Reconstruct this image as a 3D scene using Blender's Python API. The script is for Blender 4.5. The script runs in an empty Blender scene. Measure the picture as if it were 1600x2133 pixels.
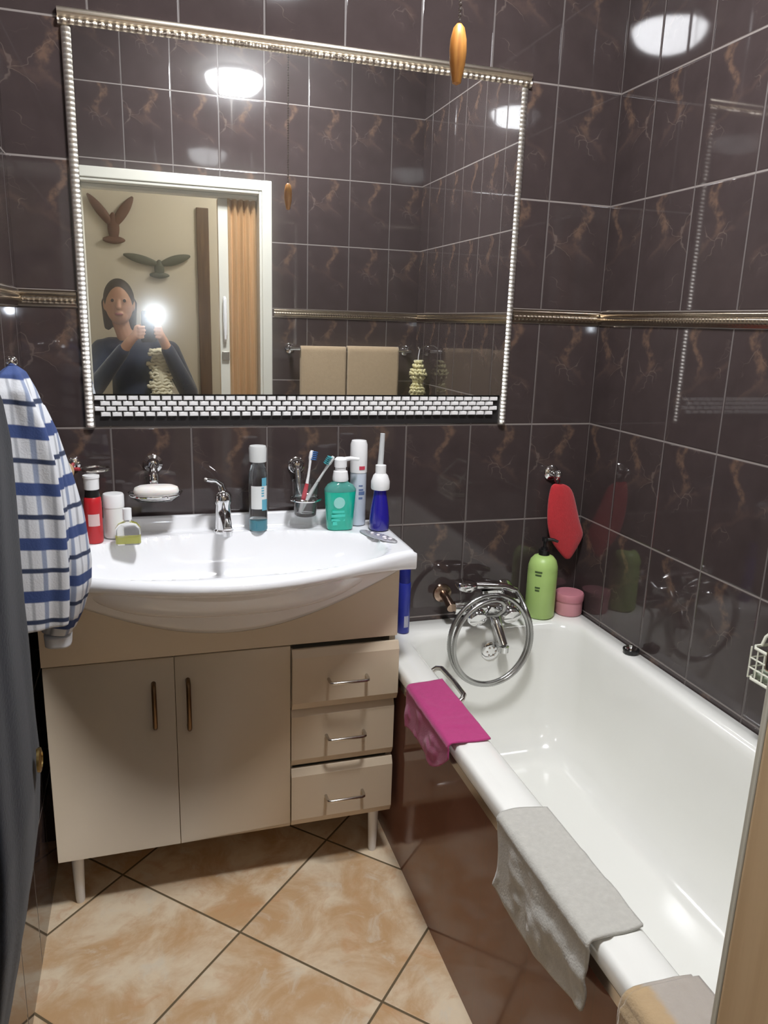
import bpy, bmesh, math, random
from mathutils import Vector, Matrix, noise
PI=math.pi; sin=math.sin; cos=math.cos
random.seed(7)
D=bpy.data; COL=bpy.context.scene.collection
V=Vector

# ------------------------------------------------------------------ helpers
def srgb(r,g,b):
    f=lambda c:(c/12.92 if c<=.04045 else ((c+.055)/1.055)**2.4)
    return (f(r/255),f(g/255),f(b/255),1)

class M:
    """collects geometry (world coordinates) for ONE mesh"""
    def __init__(s): s.v=[];s.f=[];s.uv={}
    def add(s,vs,fs):
        o=len(s.v); s.v+= [V(p) for p in vs]; s.f+=[tuple(i+o for i in f) for f in fs]; return o
    def box(s,x0,x1,y0,y1,z0,z1,m=None):
        vs=[(x0,y0,z0),(x1,y0,z0),(x1,y1,z0),(x0,y1,z0),(x0,y0,z1),(x1,y0,z1),(x1,y1,z1),(x0,y1,z1)]
        if m is not None: vs=[m@V(p) for p in vs]
        s.add(vs,[(0,3,2,1),(4,5,6,7),(0,1,5,4),(1,2,6,5),(2,3,7,6),(3,0,4,7)]); return s
    def loft(s,rings,closed=True,cap0=True,cap1=True,loop=False):
        n=len(rings[0]); o=len(s.v)
        for r in rings: s.v+=[V(p) for p in r]
        R=len(rings)
        for i in range(R if loop else R-1):
            a=o+i*n; b=o+((i+1)%R)*n
            for j in range(n if closed else n-1):
                k=(j+1)%n; s.f.append((a+j,a+k,b+k,b+j))
        if closed and not loop:
            if cap0: s.f.append(tuple(o+j for j in range(n))[::-1])
            if cap1: s.f.append(tuple(o+(R-1)*n+j for j in range(n)))
        return s
    def tube(s,pts,r,n=10,closed=False):
        pts=[V(p) for p in pts]; N=len(pts)
        rs=r if isinstance(r,(list,tuple)) else [r]*N
        T=[]
        for i in range(N):
            if closed: t=pts[(i+1)%N]-pts[i-1]
            else: t=pts[min(i+1,N-1)]-pts[max(i-1,0)]
            T.append(t.normalized())
        up=V((0,0,1)) if abs(T[0].z)<.9 else V((1,0,0))
        a=T[0].cross(up).normalized(); rings=[]
        for i in range(N):
            a=(a-T[i]*a.dot(T[i])); a.normalize(); b=T[i].cross(a)
            rings.append([pts[i]+(a*cos(2*PI*k/n)+b*sin(2*PI*k/n))*rs[i] for k in range(n)])
        return s.loft(rings,loop=closed)
    def lathe(s,prof,c=(0,0,0),n=32,m=None,sx=1,sy=1):
        c=V(c); rings=[]
        for r,z in prof:
            ring=[V((r*sx*cos(2*PI*k/n),r*sy*sin(2*PI*k/n),z)) for k in range(n)]
            rings.append([c+(m@p if m is not None else p) for p in ring])
        return s.loft(rings)
    def ball(s,c,r,sx=1,sy=1,sz=1,n=16,k=10,m=None):
        return s.lathe([(r*max(sin(PI*i/k),.001),-r*cos(PI*i/k)*sz) for i in range(k+1)],c,n,m,sx,sy)
    def grid(s,fn,nu,nv,closed_u=False):
        o=len(s.v)
        for j in range(nv+1):
            for i in range(nu if closed_u else nu+1):
                s.v.append(V(fn(i/nu,j/nv)))
        w=nu if closed_u else nu+1
        for j in range(nv):
            for i in range(nu):
                k=(i+1)%w
                s.f.append((o+j*w+i,o+j*w+k,o+(j+1)*w+k,o+(j+1)*w+i))
        return s

OFF={}
def obj(name,m,mat,parent=None,smooth=True,bevel=0,solid=0,sub=0,loc=None,ang=40):
    """link m as one mesh object; vertices are given in world coordinates"""
    me=D.meshes.new(name)
    if parent is not None: off=OFF[parent]
    elif loc is not None: off=V(loc)
    else:
        xs=[p.x for p in m.v]; ys=[p.y for p in m.v]; zs=[p.z for p in m.v]
        off=V(((min(xs)+max(xs))/2,(min(ys)+max(ys))/2,min(zs)))
    me.from_pydata([tuple(p-off) for p in m.v],[],m.f)
    bm=bmesh.new(); bm.from_mesh(me); bmesh.ops.recalc_face_normals(bm,faces=bm.faces[:]); bm.to_mesh(me); bm.free()
    me.validate(); me.update()
    me.materials.append(mat)
    o=D.objects.new(name,me); COL.objects.link(o)
    if parent is not None:
        o.parent=parent
    else: o.location=off
    OFF[o]=off.copy()
    if bevel:
        b=o.modifiers.new('b','BEVEL'); b.width=bevel; b.segments=3; b.limit_method='ANGLE'; b.angle_limit=math.radians(35)
    if solid:
        b=o.modifiers.new('s','SOLIDIFY'); b.thickness=solid; b.offset=0
    if sub:
        b=o.modifiers.new('d','SUBSURF'); b.levels=sub; b.render_levels=sub
    if smooth:
        for p in me.polygons: p.use_smooth=True
        if ang:
            try: me.set_sharp_from_angle(angle=math.radians(ang))
            except Exception: pass
    return o
def empty(name,loc):
    o=D.objects.new(name,None); COL.objects.link(o); o.location=loc; o.empty_display_size=.03; OFF[o]=V(loc); return o
def tag(o,label,cat,group=None,kind=None):
    o['label']=label; o['category']=cat
    if group: o['group']=group
    if kind: o['kind']=kind
    return o
def thing(name,loc,label,cat,group=None): return tag(empty(name,loc),label,cat,group)
def struct(o): o['kind']='structure'; return o

# ------------------------------------------------------------------ materials
class NB:
    def __init__(s,mat): s.t=mat.node_tree; s.n=s.t.nodes; s.l=s.t.links
    def node(s,ty,**k):
        x=s.n.new(ty)
        for a,b in k.items(): setattr(x,a,b)
        return x
    def put(s,sock,val):
        if isinstance(val,bpy.types.NodeSocket): s.l.new(val,sock)
        else: sock.default_value=val
    def m(s,op,a,b=0,c=0,clamp=False):
        x=s.node('ShaderNodeMath',operation=op,use_clamp=clamp)
        s.put(x.inputs[0],a); s.put(x.inputs[1],b); s.put(x.inputs[2],c); return x.outputs[0]
    def sstep(s,a,e0,e1):   # smoothstep, e0->0, e1->1
        x=s.node('ShaderNodeMapRange',interpolation_type='SMOOTHSTEP')
        s.put(x.inputs[0],a); s.put(x.inputs[1],e0); s.put(x.inputs[2],e1); return x.outputs[0]
    def mix(s,f,a,b):
        x=s.node('ShaderNodeMix',data_type='RGBA'); s.put(x.inputs[0],f); s.put(x.inputs[6],a); s.put(x.inputs[7],b); return x.outputs[2]
    def noise(s,vec,scale,detail=3,rough=.5,dist=0):
        x=s.node('ShaderNodeTexNoise'); 
        if vec is not None: s.l.new(vec,x.inputs['Vector'])
        x.inputs['Scale'].default_value=scale; x.inputs['Detail'].default_value=detail; x.inputs['Roughness'].default_value=rough; x.inputs['Distortion'].default_value=dist
        return x.outputs[0]
    def xyz(s,v):
        x=s.node('ShaderNodeSeparateXYZ'); s.l.new(v,x.inputs[0]); return x.outputs
    def comb(s,a,b,c):
        x=s.node('ShaderNodeCombineXYZ'); s.put(x.inputs[0],a); s.put(x.inputs[1],b); s.put(x.inputs[2],c); return x.outputs[0]
    def bump(s,h,strength,dist=.002):
        x=s.node('ShaderNodeBump'); s.put(x.inputs['Height'],h); x.inputs['Strength'].default_value=strength; x.inputs['Distance'].default_value=dist; return x.outputs[0]
def newmat(name):
    mt=D.materials.new(name); mt.use_nodes=True; b=NB(mt)
    return mt,b,b.n['Principled BSDF']
def mat(name,rgb,rough=.5,metal=0,var=.06,nscale=30,bump=0,bscale=200,trans=0,ior=1.5,sheen=0,coat=0,emit=0,alpha=1,sss=0):
    mt,b,p=newmat(name); c=srgb(*rgb)
    tc=b.node('ShaderNodeTexCoord').outputs['Object']
    nz=b.noise(tc,nscale,3)
    lo=tuple(x*(1-var) for x in c[:3])+(1,); hi=tuple(min(1,x*(1+var)) for x in c[:3])+(1,)
    b.put(p.inputs['Base Color'],b.mix(nz,lo,hi))
    p.inputs['Roughness'].default_value=rough; p.inputs['Metallic'].default_value=metal; p.inputs['IOR'].default_value=ior
    p.inputs['Transmission Weight'].default_value=trans
    if sheen: p.inputs['Sheen Weight'].default_value=sheen
    if coat: p.inputs['Coat Weight'].default_value=coat
    if sss: p.inputs['Subsurface Weight'].default_value=sss; p.inputs['Subsurface Scale'].default_value=.01
    if emit: b.put(p.inputs['Emission Color'],c); p.inputs['Emission Strength'].default_value=emit
    if bump: b.put(p.inputs['Normal'],b.bump(b.noise(tc,bscale,4),bump))
    return mt

Z5=.887; H=.296; Z4=Z5+H; ZB=Z5+2*H; ZT=ZB+.038; Z1=ZT+2*H; W=.2
def tile_mat(name,axis,u0,vein=1.0,lo=(58,50,49),hi=(74,64,63),gv=(100,93,90),gh=(136,128,123)):
    mt,b,p=newmat(name)
    P=b.xyz(b.node('ShaderNodeNewGeometry').outputs['Position'])
    u=b.m('DIVIDE',b.m('SUBTRACT',P[axis],u0),W)
    up=b.m('GREATER_THAN',P[2],(ZB+ZT)/2)
    v=b.m('DIVIDE',b.m('SUBTRACT',P[2],b.m('MULTIPLY_ADD',up,ZT-Z5,Z5)),H)
    cu=b.m('FLOOR',u); cv=b.m('FLOOR',v); fu=b.m('SUBTRACT',u,cu); fv=b.m('SUBTRACT',v,cv)
    du=b.m('MULTIPLY',b.m('MINIMUM',fu,b.m('SUBTRACT',1,fu)),W)
    dv=b.m('MULTIPLY',b.m('MINIMUM',fv,b.m('SUBTRACT',1,fv)),H)
    dd=b.m('MINIMUM',du,dv)
    grout=b.sstep(dd,.0026,.0017)
    rnd=b.m('FRACT',b.m('MULTIPLY',b.m('ADD',b.m('MULTIPLY',cu,.618),b.m('MULTIPLY',cv,.377)),1.0))
    kind=b.m('MULTIPLY',b.m('FLOOR',b.m('MULTIPLY',rnd,2.99)),.11)
    q=b.comb(b.m('MULTIPLY',fu,W),b.m('MULTIPLY',fv,H),kind)
    n1=b.noise(q,16,4); n2=b.noise(q,45,4); n3=b.noise(q,7,3)
    t=b.m('SUBTRACT',1,fv)
    wob=b.m('MULTIPLY_ADD',b.m('SUBTRACT',n1,.5),.34,0)
    # broad ochre vein, curving from the top middle of every tile
    cx=b.m('ADD',b.m('MULTIPLY_ADD',b.m('SINE',b.m('MULTIPLY_ADD',t,13,.3)),.11,.56),wob)
    wd=b.m('MULTIPLY_ADD',t,-.12,.125)
    d1=b.m('ABSOLUTE',b.m('SUBTRACT',fu,cx))
    v1=b.m('MULTIPLY',b.sstep(d1,wd,b.m('MULTIPLY',wd,.2)),b.sstep(t,.50,.24))
    v1=b.m('MULTIPLY',v1,b.sstep(n2,.30,.66))
    # second fainter vein running sideways low on the tile
    cy=b.m('ADD',b.m('MULTIPLY_ADD',fu,-.35,.72),b.m('MULTIPLY',wob,.9))
    d2=b.m('ABSOLUTE',b.m('SUBTRACT',fv,cy))
    v2=b.m('MULTIPLY',b.sstep(d2,.05,.0),b.m('MULTIPLY',b.sstep(n3,.42,.6),.30))
    # hairline cracks
    vo=b.node('ShaderNodeTexVoronoi',feature='DISTANCE_TO_EDGE'); 
    qv=b.node('ShaderNodeVectorMath',operation='ADD'); b.l.new(q,qv.inputs[0])
    nc=b.node('ShaderNodeTexNoise'); b.l.new(q,nc.inputs['Vector']); nc.inputs['Scale'].default_value=18
    sc=b.node('ShaderNodeVectorMath',operation='SCALE'); b.l.new(nc.outputs['Color'],sc.inputs[0]); sc.inputs['Scale'].default_value=.09
    b.l.new(sc.outputs[0],qv.inputs[1]); b.l.new(qv.outputs[0],vo.inputs['Vector']); vo.inputs['Scale'].default_value=11
    v3=b.m('MULTIPLY',b.sstep(vo.outputs['Distance'],.022,.0),b.m('MULTIPLY',b.sstep(n3,.5,.66),.5))
    base=b.mix(n1,srgb(*lo),srgb(*hi)); v1=b.m('MULTIPLY',v1,vein*.8); v2=b.m('MULTIPLY',v2,vein); v3=b.m('MULTIPLY',v3,vein*.7)
    c=b.mix(v2,base,srgb(98,80,72)); c=b.mix(v3,c,srgb(128,114,106)); c=b.mix(v1,c,srgb(112,90,76))
    c=b.mix(grout,c,b.mix(b.m('LESS_THAN',dv,du),srgb(*gv),srgb(*gh)))
    b.put(p.inputs['Base Color'],c)
    b.put(p.inputs['Roughness'],b.m('MULTIPLY_ADD',grout,.6,.045))
    p.inputs['IOR'].default_value=1.55
    b.put(p.inputs['Normal'],b.bump(b.m('ADD',b.sstep(dd,.0015,.005),b.m('MULTIPLY',n3,.10)),.35,.002))
    return mt
T_BACK=tile_mat('marble_tile_back',0,0); T_RIGHT=tile_mat('marble_tile_right',1,-.163); T_LEFT=tile_mat('marble_tile_left',1,-.05); T_FRONT=tile_mat('marble_tile_front',0,.04); T_PANEL=tile_mat('brown_bath_panel_tile',1,-.05,0.0,(122,84,72),(130,92,78),(122,88,76),(124,90,78))
_pp=T_PANEL.node_tree.nodes['Principled BSDF']; _pp.inputs['IOR'].default_value=1.38
for _l in list(_pp.inputs['Roughness'].links): T_PANEL.node_tree.links.remove(_l)
_pp.inputs['Roughness'].default_value=.10
for _l in list(_pp.inputs['Normal'].links): T_PANEL.node_tree.links.remove(_l)
def floor_mat():
    mt,b,p=newmat('sandstone_floor_tile')
    P=b.xyz(b.node('ShaderNodeNewGeometry').outputs['Position'])
    x=b.m('ADD',P[0],1.143); y=b.m('ADD',P[1],.472); k=1/(math.sqrt(2)*.397)
    a=b.m('MULTIPLY',b.m('ADD',x,y),k); c_=b.m('MULTIPLY',b.m('SUBTRACT',x,y),k)
    ca=b.m('FLOOR',a); cb=b.m('FLOOR',c_); fa=b.m('SUBTRACT',a,ca); fb=b.m('SUBTRACT',c_,cb)
    dd=b.m('MULTIPLY',b.m('MINIMUM',b.m('MINIMUM',fa,b.m('SUBTRACT',1,fa)),b.m('MINIMUM',fb,b.m('SUBTRACT',1,fb))),.397)
    g=b.sstep(dd,.0036,.0022)
    q=b.comb(b.m('ADD',a,b.m('MULTIPLY',cb,3.7)),b.m('ADD',c_,b.m('MULTIPLY',ca,5.3)),b.m('MULTIPLY',ca,.7))
    n1=b.noise(q,2.2,6,.62,.6); n2=b.noise(q,5,6,.65,1.0); n3=b.noise(q,26,4)
    c=b.mix(b.sstep(n1,.36,.64),srgb(206,168,124),srgb(236,218,188))
    c=b.mix(b.m('MULTIPLY',b.sstep(n2,.52,.7),.5),c,srgb(208,156,108))
    c=b.mix(b.m('MULTIPLY',b.sstep(n2,.46,.3),.55),c,srgb(228,218,198))
    c=b.mix(b.m('MULTIPLY',n3,.12),c,srgb(150,112,80))
    c=b.mix(g,c,srgb(104,88,62))
    b.put(p.inputs['Base Color'],c); b.put(p.inputs['Roughness'],b.m('MULTIPLY_ADD',g,.4,.38))
    b.put(p.inputs['Normal'],b.bump(b.m('ADD',b.sstep(dd,.002,.006),b.m('MULTIPLY',n3,.15)),.4,.002))
    return mt
FLOOR=floor_mat()
def mirror_mat():
    mt,b,p=newmat('glow_mirror_glass')
    g1=b.node('ShaderNodeBsdfGlossy'); g1.inputs['Roughness'].default_value=0.0; g1.inputs['Color'].default_value=(.88,.9,.89,1)
    g2=b.node('ShaderNodeBsdfGlossy'); g2.inputs['Roughness'].default_value=.13; g2.inputs['Color'].default_value=(.88,.9,.89,1)  # rough lobe added to spread a glow and haze round the torch's reflection
    tc=b.node('ShaderNodeTexCoord').outputs['Object']; n=b.noise(tc,5,3)
    mx=b.node('ShaderNodeMixShader'); b.put(mx.inputs[0],b.m('MULTIPLY_ADD',n,.08,.13)); b.l.new(g1.outputs[0],mx.inputs[1]); b.l.new(g2.outputs[0],mx.inputs[2])
    b.l.new(mx.outputs[0],b.n['Material Output'].inputs[0]); return mt
MIRROR=mirror_mat()
CHROME=mat('chrome',(225,225,225),.07,1,.02)
STEEL=mat('satin_steel',(200,195,188),.22,1,.05)
GOLD=mat('brass_trim',(186,172,152),.24,1,.12,60)
CERAMIC=mat('white_ceramic',(240,241,243),.08,0,.01,5,coat=.3)
ENAMEL=mat('bath_enamel',(238,238,232),.12,0,.015,4,coat=.3)
LAMINATE=mat('cream_laminate',(208,192,168),.38,0,.02,20)
MOSAIC=mat('white_mosaic',(240,239,238),.15,0,.04,40)
DARKGAP=mat('dark_backing',(28,24,24),.6)
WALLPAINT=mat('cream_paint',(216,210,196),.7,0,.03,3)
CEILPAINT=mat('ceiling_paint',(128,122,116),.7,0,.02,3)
FRAMEWHITE=mat('door_frame_white',(214,212,200),.4,0,.02,6)
def wood_mat(name,a,c_,sx=60,sz=1.5,rough=.45):
    mt,b,p=newmat(name); P=b.xyz(b.node('ShaderNodeTexCoord').outputs['Object'])
    q=b.comb(b.m('MULTIPLY',P[0],sx),b.m('MULTIPLY',P[1],sx),b.m('MULTIPLY',P[2],sz))
    n=b.noise(q,1,5,.6,.4); b.put(p.inputs['Base Color'],b.mix(b.sstep(n,.35,.68),srgb(*a),srgb(*c_))); p.inputs['Roughness'].default_value=rough; return mt
PLEAT=wood_mat('light_wood_pleat',(196,162,120),(222,192,152))
POST=wood_mat('tan_post',(210,180,142),(222,194,156),40,2)
WOOD=wood_mat('turned_wood',(176,112,48),(206,146,74),90,8,.4)
HALLWOOD=wood_mat('brown_hall_wood',(84,62,48),(110,84,64),50,3)
def P_(name,rgb,rough=.35,**k): return mat(name,rgb,rough,0,.03,25,**k)
WHITEPL=P_('white_plastic',(238,238,238),.3); BLACKPL=P_('black_plastic',(22,22,22),.35)
def glass(name,rgb=(255,255,255),rough=.02): return mat(name,rgb,rough,0,0,10,trans=1,ior=1.45)
GLASS=glass('clear_glass')
def cloth(name,rgb,var=.12,bs=320,bump=.35,sheen=.3): return mat(name,rgb,.95,0,var,90,bump=bump,bscale=bs,sheen=sheen)

# ------------------------------------------------------------------ room shell
XL=-1.593; YR=-1.675; ZC=2.7
struct(obj('floor',M().box(XL-.6,.3,-2.86,.1,-.06,0),FLOOR,smooth=False))
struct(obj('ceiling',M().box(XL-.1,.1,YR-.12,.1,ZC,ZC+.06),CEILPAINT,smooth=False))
struct(obj('wall_back',M().box(XL-.1,.1,0,.1,0,ZC),T_BACK,smooth=False))
struct(obj('wall_right',M().box(0,.1,YR-.12,0,0,ZC),T_RIGHT,smooth=False))
struct(obj('wall_left',M().box(XL-.1,XL,YR-.12,0,0,ZC),T_LEFT,smooth=False))
OX0,OX1,OZ=-1.56,-.775,2.03
m=M().box(OX1,0,YR-.12,YR,0,ZC); m.box(XL,OX1,YR-.12,YR,OZ,ZC); m.box(XL,OX0,YR-.12,YR,0,OZ)
struct(obj('wall_front',m,T_FRONT,smooth=False))
struct(obj('wall_bath_panel',M().box(-.690,-.672,YR,-.001,0,.54),T_PANEL,smooth=False))
struct(obj('trim_1',M().box(-.6945,-.690,YR,-.001,.520,.541),STEEL,smooth=False))
# moulded pencil border round the room at eye level
def border(name,p0,p1,nrm):
    p0,p1,nrm=V(p0),V(p1),V(nrm); L=(p1-p0).length; n=max(4,int(L/.004)); d=(p1-p0)/n
    prof=[(0,0),(.003,.004),(.008,.006),(.011,.010),(.012,.016),(.010,.021),(.006,.024),(.008,.028),(.008,.032),(.004,.036),(0,.038)]
    rings=[]
    for i in range(n+1):
        r=[]
        for a,z in prof:
            k=1+.10*sin(2*PI*(i*.004/.012)+z*220) if .008<z<.024 else 1
            r.append(p0+d*i+nrm*a*k+V((0,0,ZB+z)))
        rings.append(r)
    return struct(obj(name,M().loft(rings,closed=True),GOLD,smooth=True,ang=60))
border('trim_2',(-.292,-.0005,0),(-.0005,-.0005,0),(0,-1,0))
border('trim_3',(XL+.0005,-.0005,0),(-1.462,-.0005,0),(0,-1,0))
border('trim_4',(-.0005,-.0125,0),(-.0005,YR+.0125,0),(-1,0,0))
border('trim_5',(XL+.0005,YR+.0125,0),(XL+.0005,-.0125,0),(1,0,0))
border('trim_6',(-.72,YR+.0005,0),(-.0005,YR+.0005,0),(0,1,0))
# door frame
fr=M()
def arch(x0,x1,zt,w,y0,y1):
    fr.box(x1,x1+w,y0,y1,0,zt+w); fr.box(x0,x1,y0,y1,zt,zt+w)
arch(OX0,OX1,OZ,.045,YR,YR+.016)
fr.box(OX1-.012,OX1,YR-.13,YR+.01,0,OZ); fr.box(OX0,OX1-.012,YR-.13,YR+.01,OZ-.014,OZ); fr.box(OX0,OX0+.012,YR-.13,YR+.01,0,OZ-.014)
fr.box(XL+.001,OX0,YR,YR+.016,0,OZ+.045)
struct(obj('trim_7',fr,FRAMEWHITE,smooth=True,bevel=.004))
# hallway behind the camera
struct(obj('wall_hallway_far',M().box(-2.1,.2,-2.86,-2.76,0,ZC),WALLPAINT,smooth=False))
struct(obj('wall_hallway_left',M().box(-2.1,-2.0,-2.76,YR-.12,0,ZC),WALLPAINT,smooth=False))
struct(obj('wall_hallway_right',M().box(.1,.2,-2.76,YR-.12,0,ZC),WALLPAINT,smooth=False))
hw=M(); hw.box(-2.0,OX0,YR-.14,YR-.121,0,ZC); hw.box(OX1,.1,YR-.14,YR-.121,0,ZC); hw.box(OX0,OX1,YR-.14,YR-.121,OZ,ZC)
struct(obj('wall_hallway_near',hw,WALLPAINT,smooth=False))
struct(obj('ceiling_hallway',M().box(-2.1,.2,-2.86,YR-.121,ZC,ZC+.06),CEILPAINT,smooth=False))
struct(obj('trim_8',M().box(-1.0,-.93,-2.76,-2.742,0,2.08),HALLWOOD,bevel=.004))

# folding door, pushed open against the right jamb
door=struct(empty('door_1',(-.88,-1.745,0)))
pl=M(); n=10; x0,x1=-.935,-.79
front=[(x0+(x1-x0)*i/n, -1.745+(.021 if i%2 else -.021)) for i in range(n+1)]
rings=[]
for (x,y) in front: rings.append([(x,y,.012),(x+.004,y+.004,.012),(x+.004,y+.004,1.995),(x,y,1.995)])
obj('pleated_panel',pl.loft(rings),PLEAT,door,smooth=False)
lp=obj('leading_post',M().box(-.968,-.936,-1.778,-1.737,.012,1.995),POST,door,bevel=.004)
obj('seal_strip',M().box(-.967,-.922,-1.7365,-1.733,.012,1.995),FRAMEWHITE,door,bevel=.001)['label']='off-white seal strip'
hd=M(); hd.tube([(-.944,-1.732,1.36),(-.944,-1.715,1.37),(-.944,-1.712,1.42),(-.944,-1.712,1.50),(-.944,-1.715,1.55),(-.944,-1.732,1.56)],[.006,.008,.009,.009,.008,.006])
obj('pull_handle',hd,WHITEPL,door)
obj('latch',M().box(-.96,-.926,-1.7325,-1.722,1.27,1.31),STEEL,door,bevel=.002)
obj('head_track',M().box(OX0+.013,OX1-.013,-1.775,-1.715,1.998,2.015),FRAMEWHITE,door,bevel=.003)

# ------------------------------------------------------------------ lamps
EL=116
def lamp_mat(name,rgb,e):
    mt,b,p=newmat(name); c=srgb(*rgb)
    em=b.node('ShaderNodeEmission'); em.inputs[0].default_value=c; em.inputs[1].default_value=e
    b.l.new(em.outputs[0],b.n['Material Output'].inputs[0]); return mt
def ceiling_lamp(x,y,r,e,rgb,label):
    t=thing('ceiling_light',(x,y,ZC),label,'ceiling light')
    obj('base_plate',M().lathe([(r*1.06,0),(r*1.06,-.02),(r*.9,-.024)],(x,y,ZC),40),WHITEPL,t)
    k=10; prof=[(r*cos(PI/2*i/k)+1e-4,-.024-.085*sin(PI/2*i/k)) for i in range(k+1)]
    obj('shade',M().lathe(prof,(x,y,ZC),40),lamp_mat('lit_opal_glass',rgb,e),t)
    return t
ceiling_lamp(-.81,-.97,.145,EL,(250,251,255),'white opal dome light on the bathroom ceiling above the bath mat area')['label']='white opal dome light on the bathroom ceiling, between vanity and doorway'
ceiling_lamp(-.42,-2.12,.13,40,(255,248,236),'small white dome light on the hallway ceiling outside the bathroom door')
# pull-cord of the bathroom light
pc=thing('pull_cord',(-.808,-.79,1.84),'wooden acorn pull on a beaded chain hanging from ceiling before mirror','pull cord')
obj('wooden_pull',M().lathe([(.001,0),(.007,.003),(.0125,.03),(.014,.05),(.013,.066),(.009,.082),(.004,.088),(.001,.089)],(-.808,-.79,1.84),20),WOOD,pc)
ch=M()
for i in range(96): ch.ball((-.808,-.79,1.932+i*.0078),.0033,n=6,k=4)
ch.tube([(-.808,-.79,1.925),(-.808,-.79,ZC-.012)],.001,5)
obj('beaded_chain',ch,STEEL,pc)
obj('ceiling_switch',M().lathe([(.03,0),(.03,-.012),(.02,-.02),(.004,-.021)],(-.808,-.79,ZC),24),WHITEPL,pc)

# ------------------------------------------------------------------ mirror
wm=thing('wall_mirror',(-.88,-.004,1.186),'large wall mirror edged with shiny rope mouldings and white mosaic strip','mirror')
MX0,MX1,MZ0,MZ1=-1.437,-.312,1.19,2.092
obj('glass',M().box(MX0,MX1,-.012,-.001,1.27,MZ1),MIRROR,wm,smooth=False)
for x0,x1 in ((-1.459,-1.436),(-.316,-.293)):
    s=M(); nrib=82; zz0=1.186; dz=(2.088-zz0)/nrib
    for i in range(nrib):
        z=zz0+dz*i; k=8; rings=[]
        for j in range(k+1):
            a=PI*j/k; y=-.002-.012*max(0,sin(a))**.55
            xx=(x0+x1)/2-(x1-x0)/2*cos(a)
            rings.append([(xx,y,z),(xx,y-.0035*sin(a),z+dz*.5),(xx,y,z+dz),(xx,-.001,z+dz),(xx,-.001,z)])
        s.loft(rings)
    obj('rope_border',s,mat('ribbed_chrome_gold',(242,238,230),.4,1,.06,120),wm,ang=25)
tp=M(); X0,X1=-1.464,-.286
tp_prof=[(0,.0),(.006,.001),(.012,.004),(.014,.010),(.012,.016),(.007,.019),(.014,.024),(.016,.030),(.013,.036),(0,.038)]
rings=[]; n=280
for i in range(n+1):
    x=X0+(X1-X0)*i/n; w=sin(x*2*PI/.016)*.16
    rings.append([(x,-.001-a*(1+(w if 0<z<.018 else 0)),2.09+z) for a,z in tp_prof])
obj('top_moulding',tp.loft(rings),mat('pewter_moulding',(220,210,194),.3,1,.1,80),wm,ang=50)
ms=M(); pit=.0272; bh=.0138
for r in range(4):
    z=1.2125+r*bh; x=MX0+.002+(pit/2 if r%2==0 else 0)
    while x+pit*.9<MX1:
        xa,xb,za,zb=x,x+pit*.87,z,z+bh*.84; 
        ms.add([(xa,-.006,za),(xb,-.006,za),(xb,-.006,zb),(xa,-.006,zb),(xa+.002,-.0125,za+.002),(xb-.002,-.0125,za+.002),(xb-.002,-.0125,zb-.002),(xa+.002,-.0125,zb-.002),(xa,-.003,za),(xb,-.003,za),(xb,-.003,zb),(xa,-.003,zb)],
          [(4,5,6,7),(0,1,5,4),(1,2,6,5),(2,3,7,6),(3,0,4,7),(8,9,1,0),(9,10,2,1),(10,11,3,2),(11,8,0,3),(8,11,10,9)])
        x+=pit
obj('mosaic_strip',ms,MOSAIC,wm,smooth=False)['label']='white brick mosaic strip'
obj('mosaic_backing',M().box(MX0,MX1,-.004,-.001,1.188,1.27),DARKGAP,wm,smooth=False)

# ------------------------------------------------------------------ vanity cabinet
vc=thing('vanity_cabinet',(-1.136,-.16,0),'cream vanity cabinet with two doors and three drawers under the basin','cabinet')
CX0,CX1=-1.566,-.706; YF=-.300
body=M(); body.box(CX0,CX0+.016,-.283,-.014,.148,.855); body.box(CX1-.016,CX1,-.283,-.014,.148,.855)
body.box(CX0+.016,CX1-.016,-.283,-.014,.148,.164); body.box(CX0+.016,CX1-.016,-.024,-.014,.164,.60); body.box(-.996,-.98,-.283,-.024,.164,.655)
obj('body',body,LAMINATE,vc,smooth=False)
BC=-1.13
def zb(x): return .862-.142*max(0,cos(PI/2*min(1,abs(x-BC)/.445)))
ap=M(); n=60; rings=[]
for i in range(n+1):
    x=CX0+(CX1-CX0)*i/n; zt=min(.8615,zb(x)-.0006)
    rings.append([(x,YF,.672),(x,YF,zt),(x,-.284,zt),(x,-.284,.672)])
obj('apron',ap.loft(rings),LAMINATE,vc,smooth=False)
def front(x0,x1,z0,z1,yf,top=.02,bot=.02,dep=.009,th=.017):
    prof=[(yf+th,z0),(yf+dep,z0),(yf,z0+bot),(yf,z1-top),(yf+dep,z1),(yf+th,z1)]
    return M().loft([[(x,y,z) for y,z in prof] for x in (x0,x0+.0005,x1-.0005,x1)])
def bow(p0,p1,out=.03,r=.0042):
    p0,p1=V(p0),V(p1); o=V((0,-out,0)); d=(p1-p0).normalized()*.008
    return M().tube([p0,p0+o*.6,p0+o*.9+d*.3,p0+o+d,p1+o-d,p1+o*.9-d*.3,p1+o*.6,p1],r,10)
d1=obj('door',front(-1.564,-1.2722,.148,.668,YF-.002,.012,.012,.004),LAMINATE,vc,bevel=.008)
obj('handle',bow((-1.321,YF-.002,.500),(-1.321,YF-.002,.606),.03,.0058),mat('dull_bronze_handle',(120,98,74),.35,1,.1),d1)
d2=obj('door',front(-1.2708,-.9885,.148,.668,YF-.002,.012,.012,.004),LAMINATE,vc,bevel=.008)
obj('handle',bow((-1.241,YF-.002,.486),(-1.241,YF-.002,.607),.03,.0058),D.materials['dull_bronze_handle'],d2)
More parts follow.
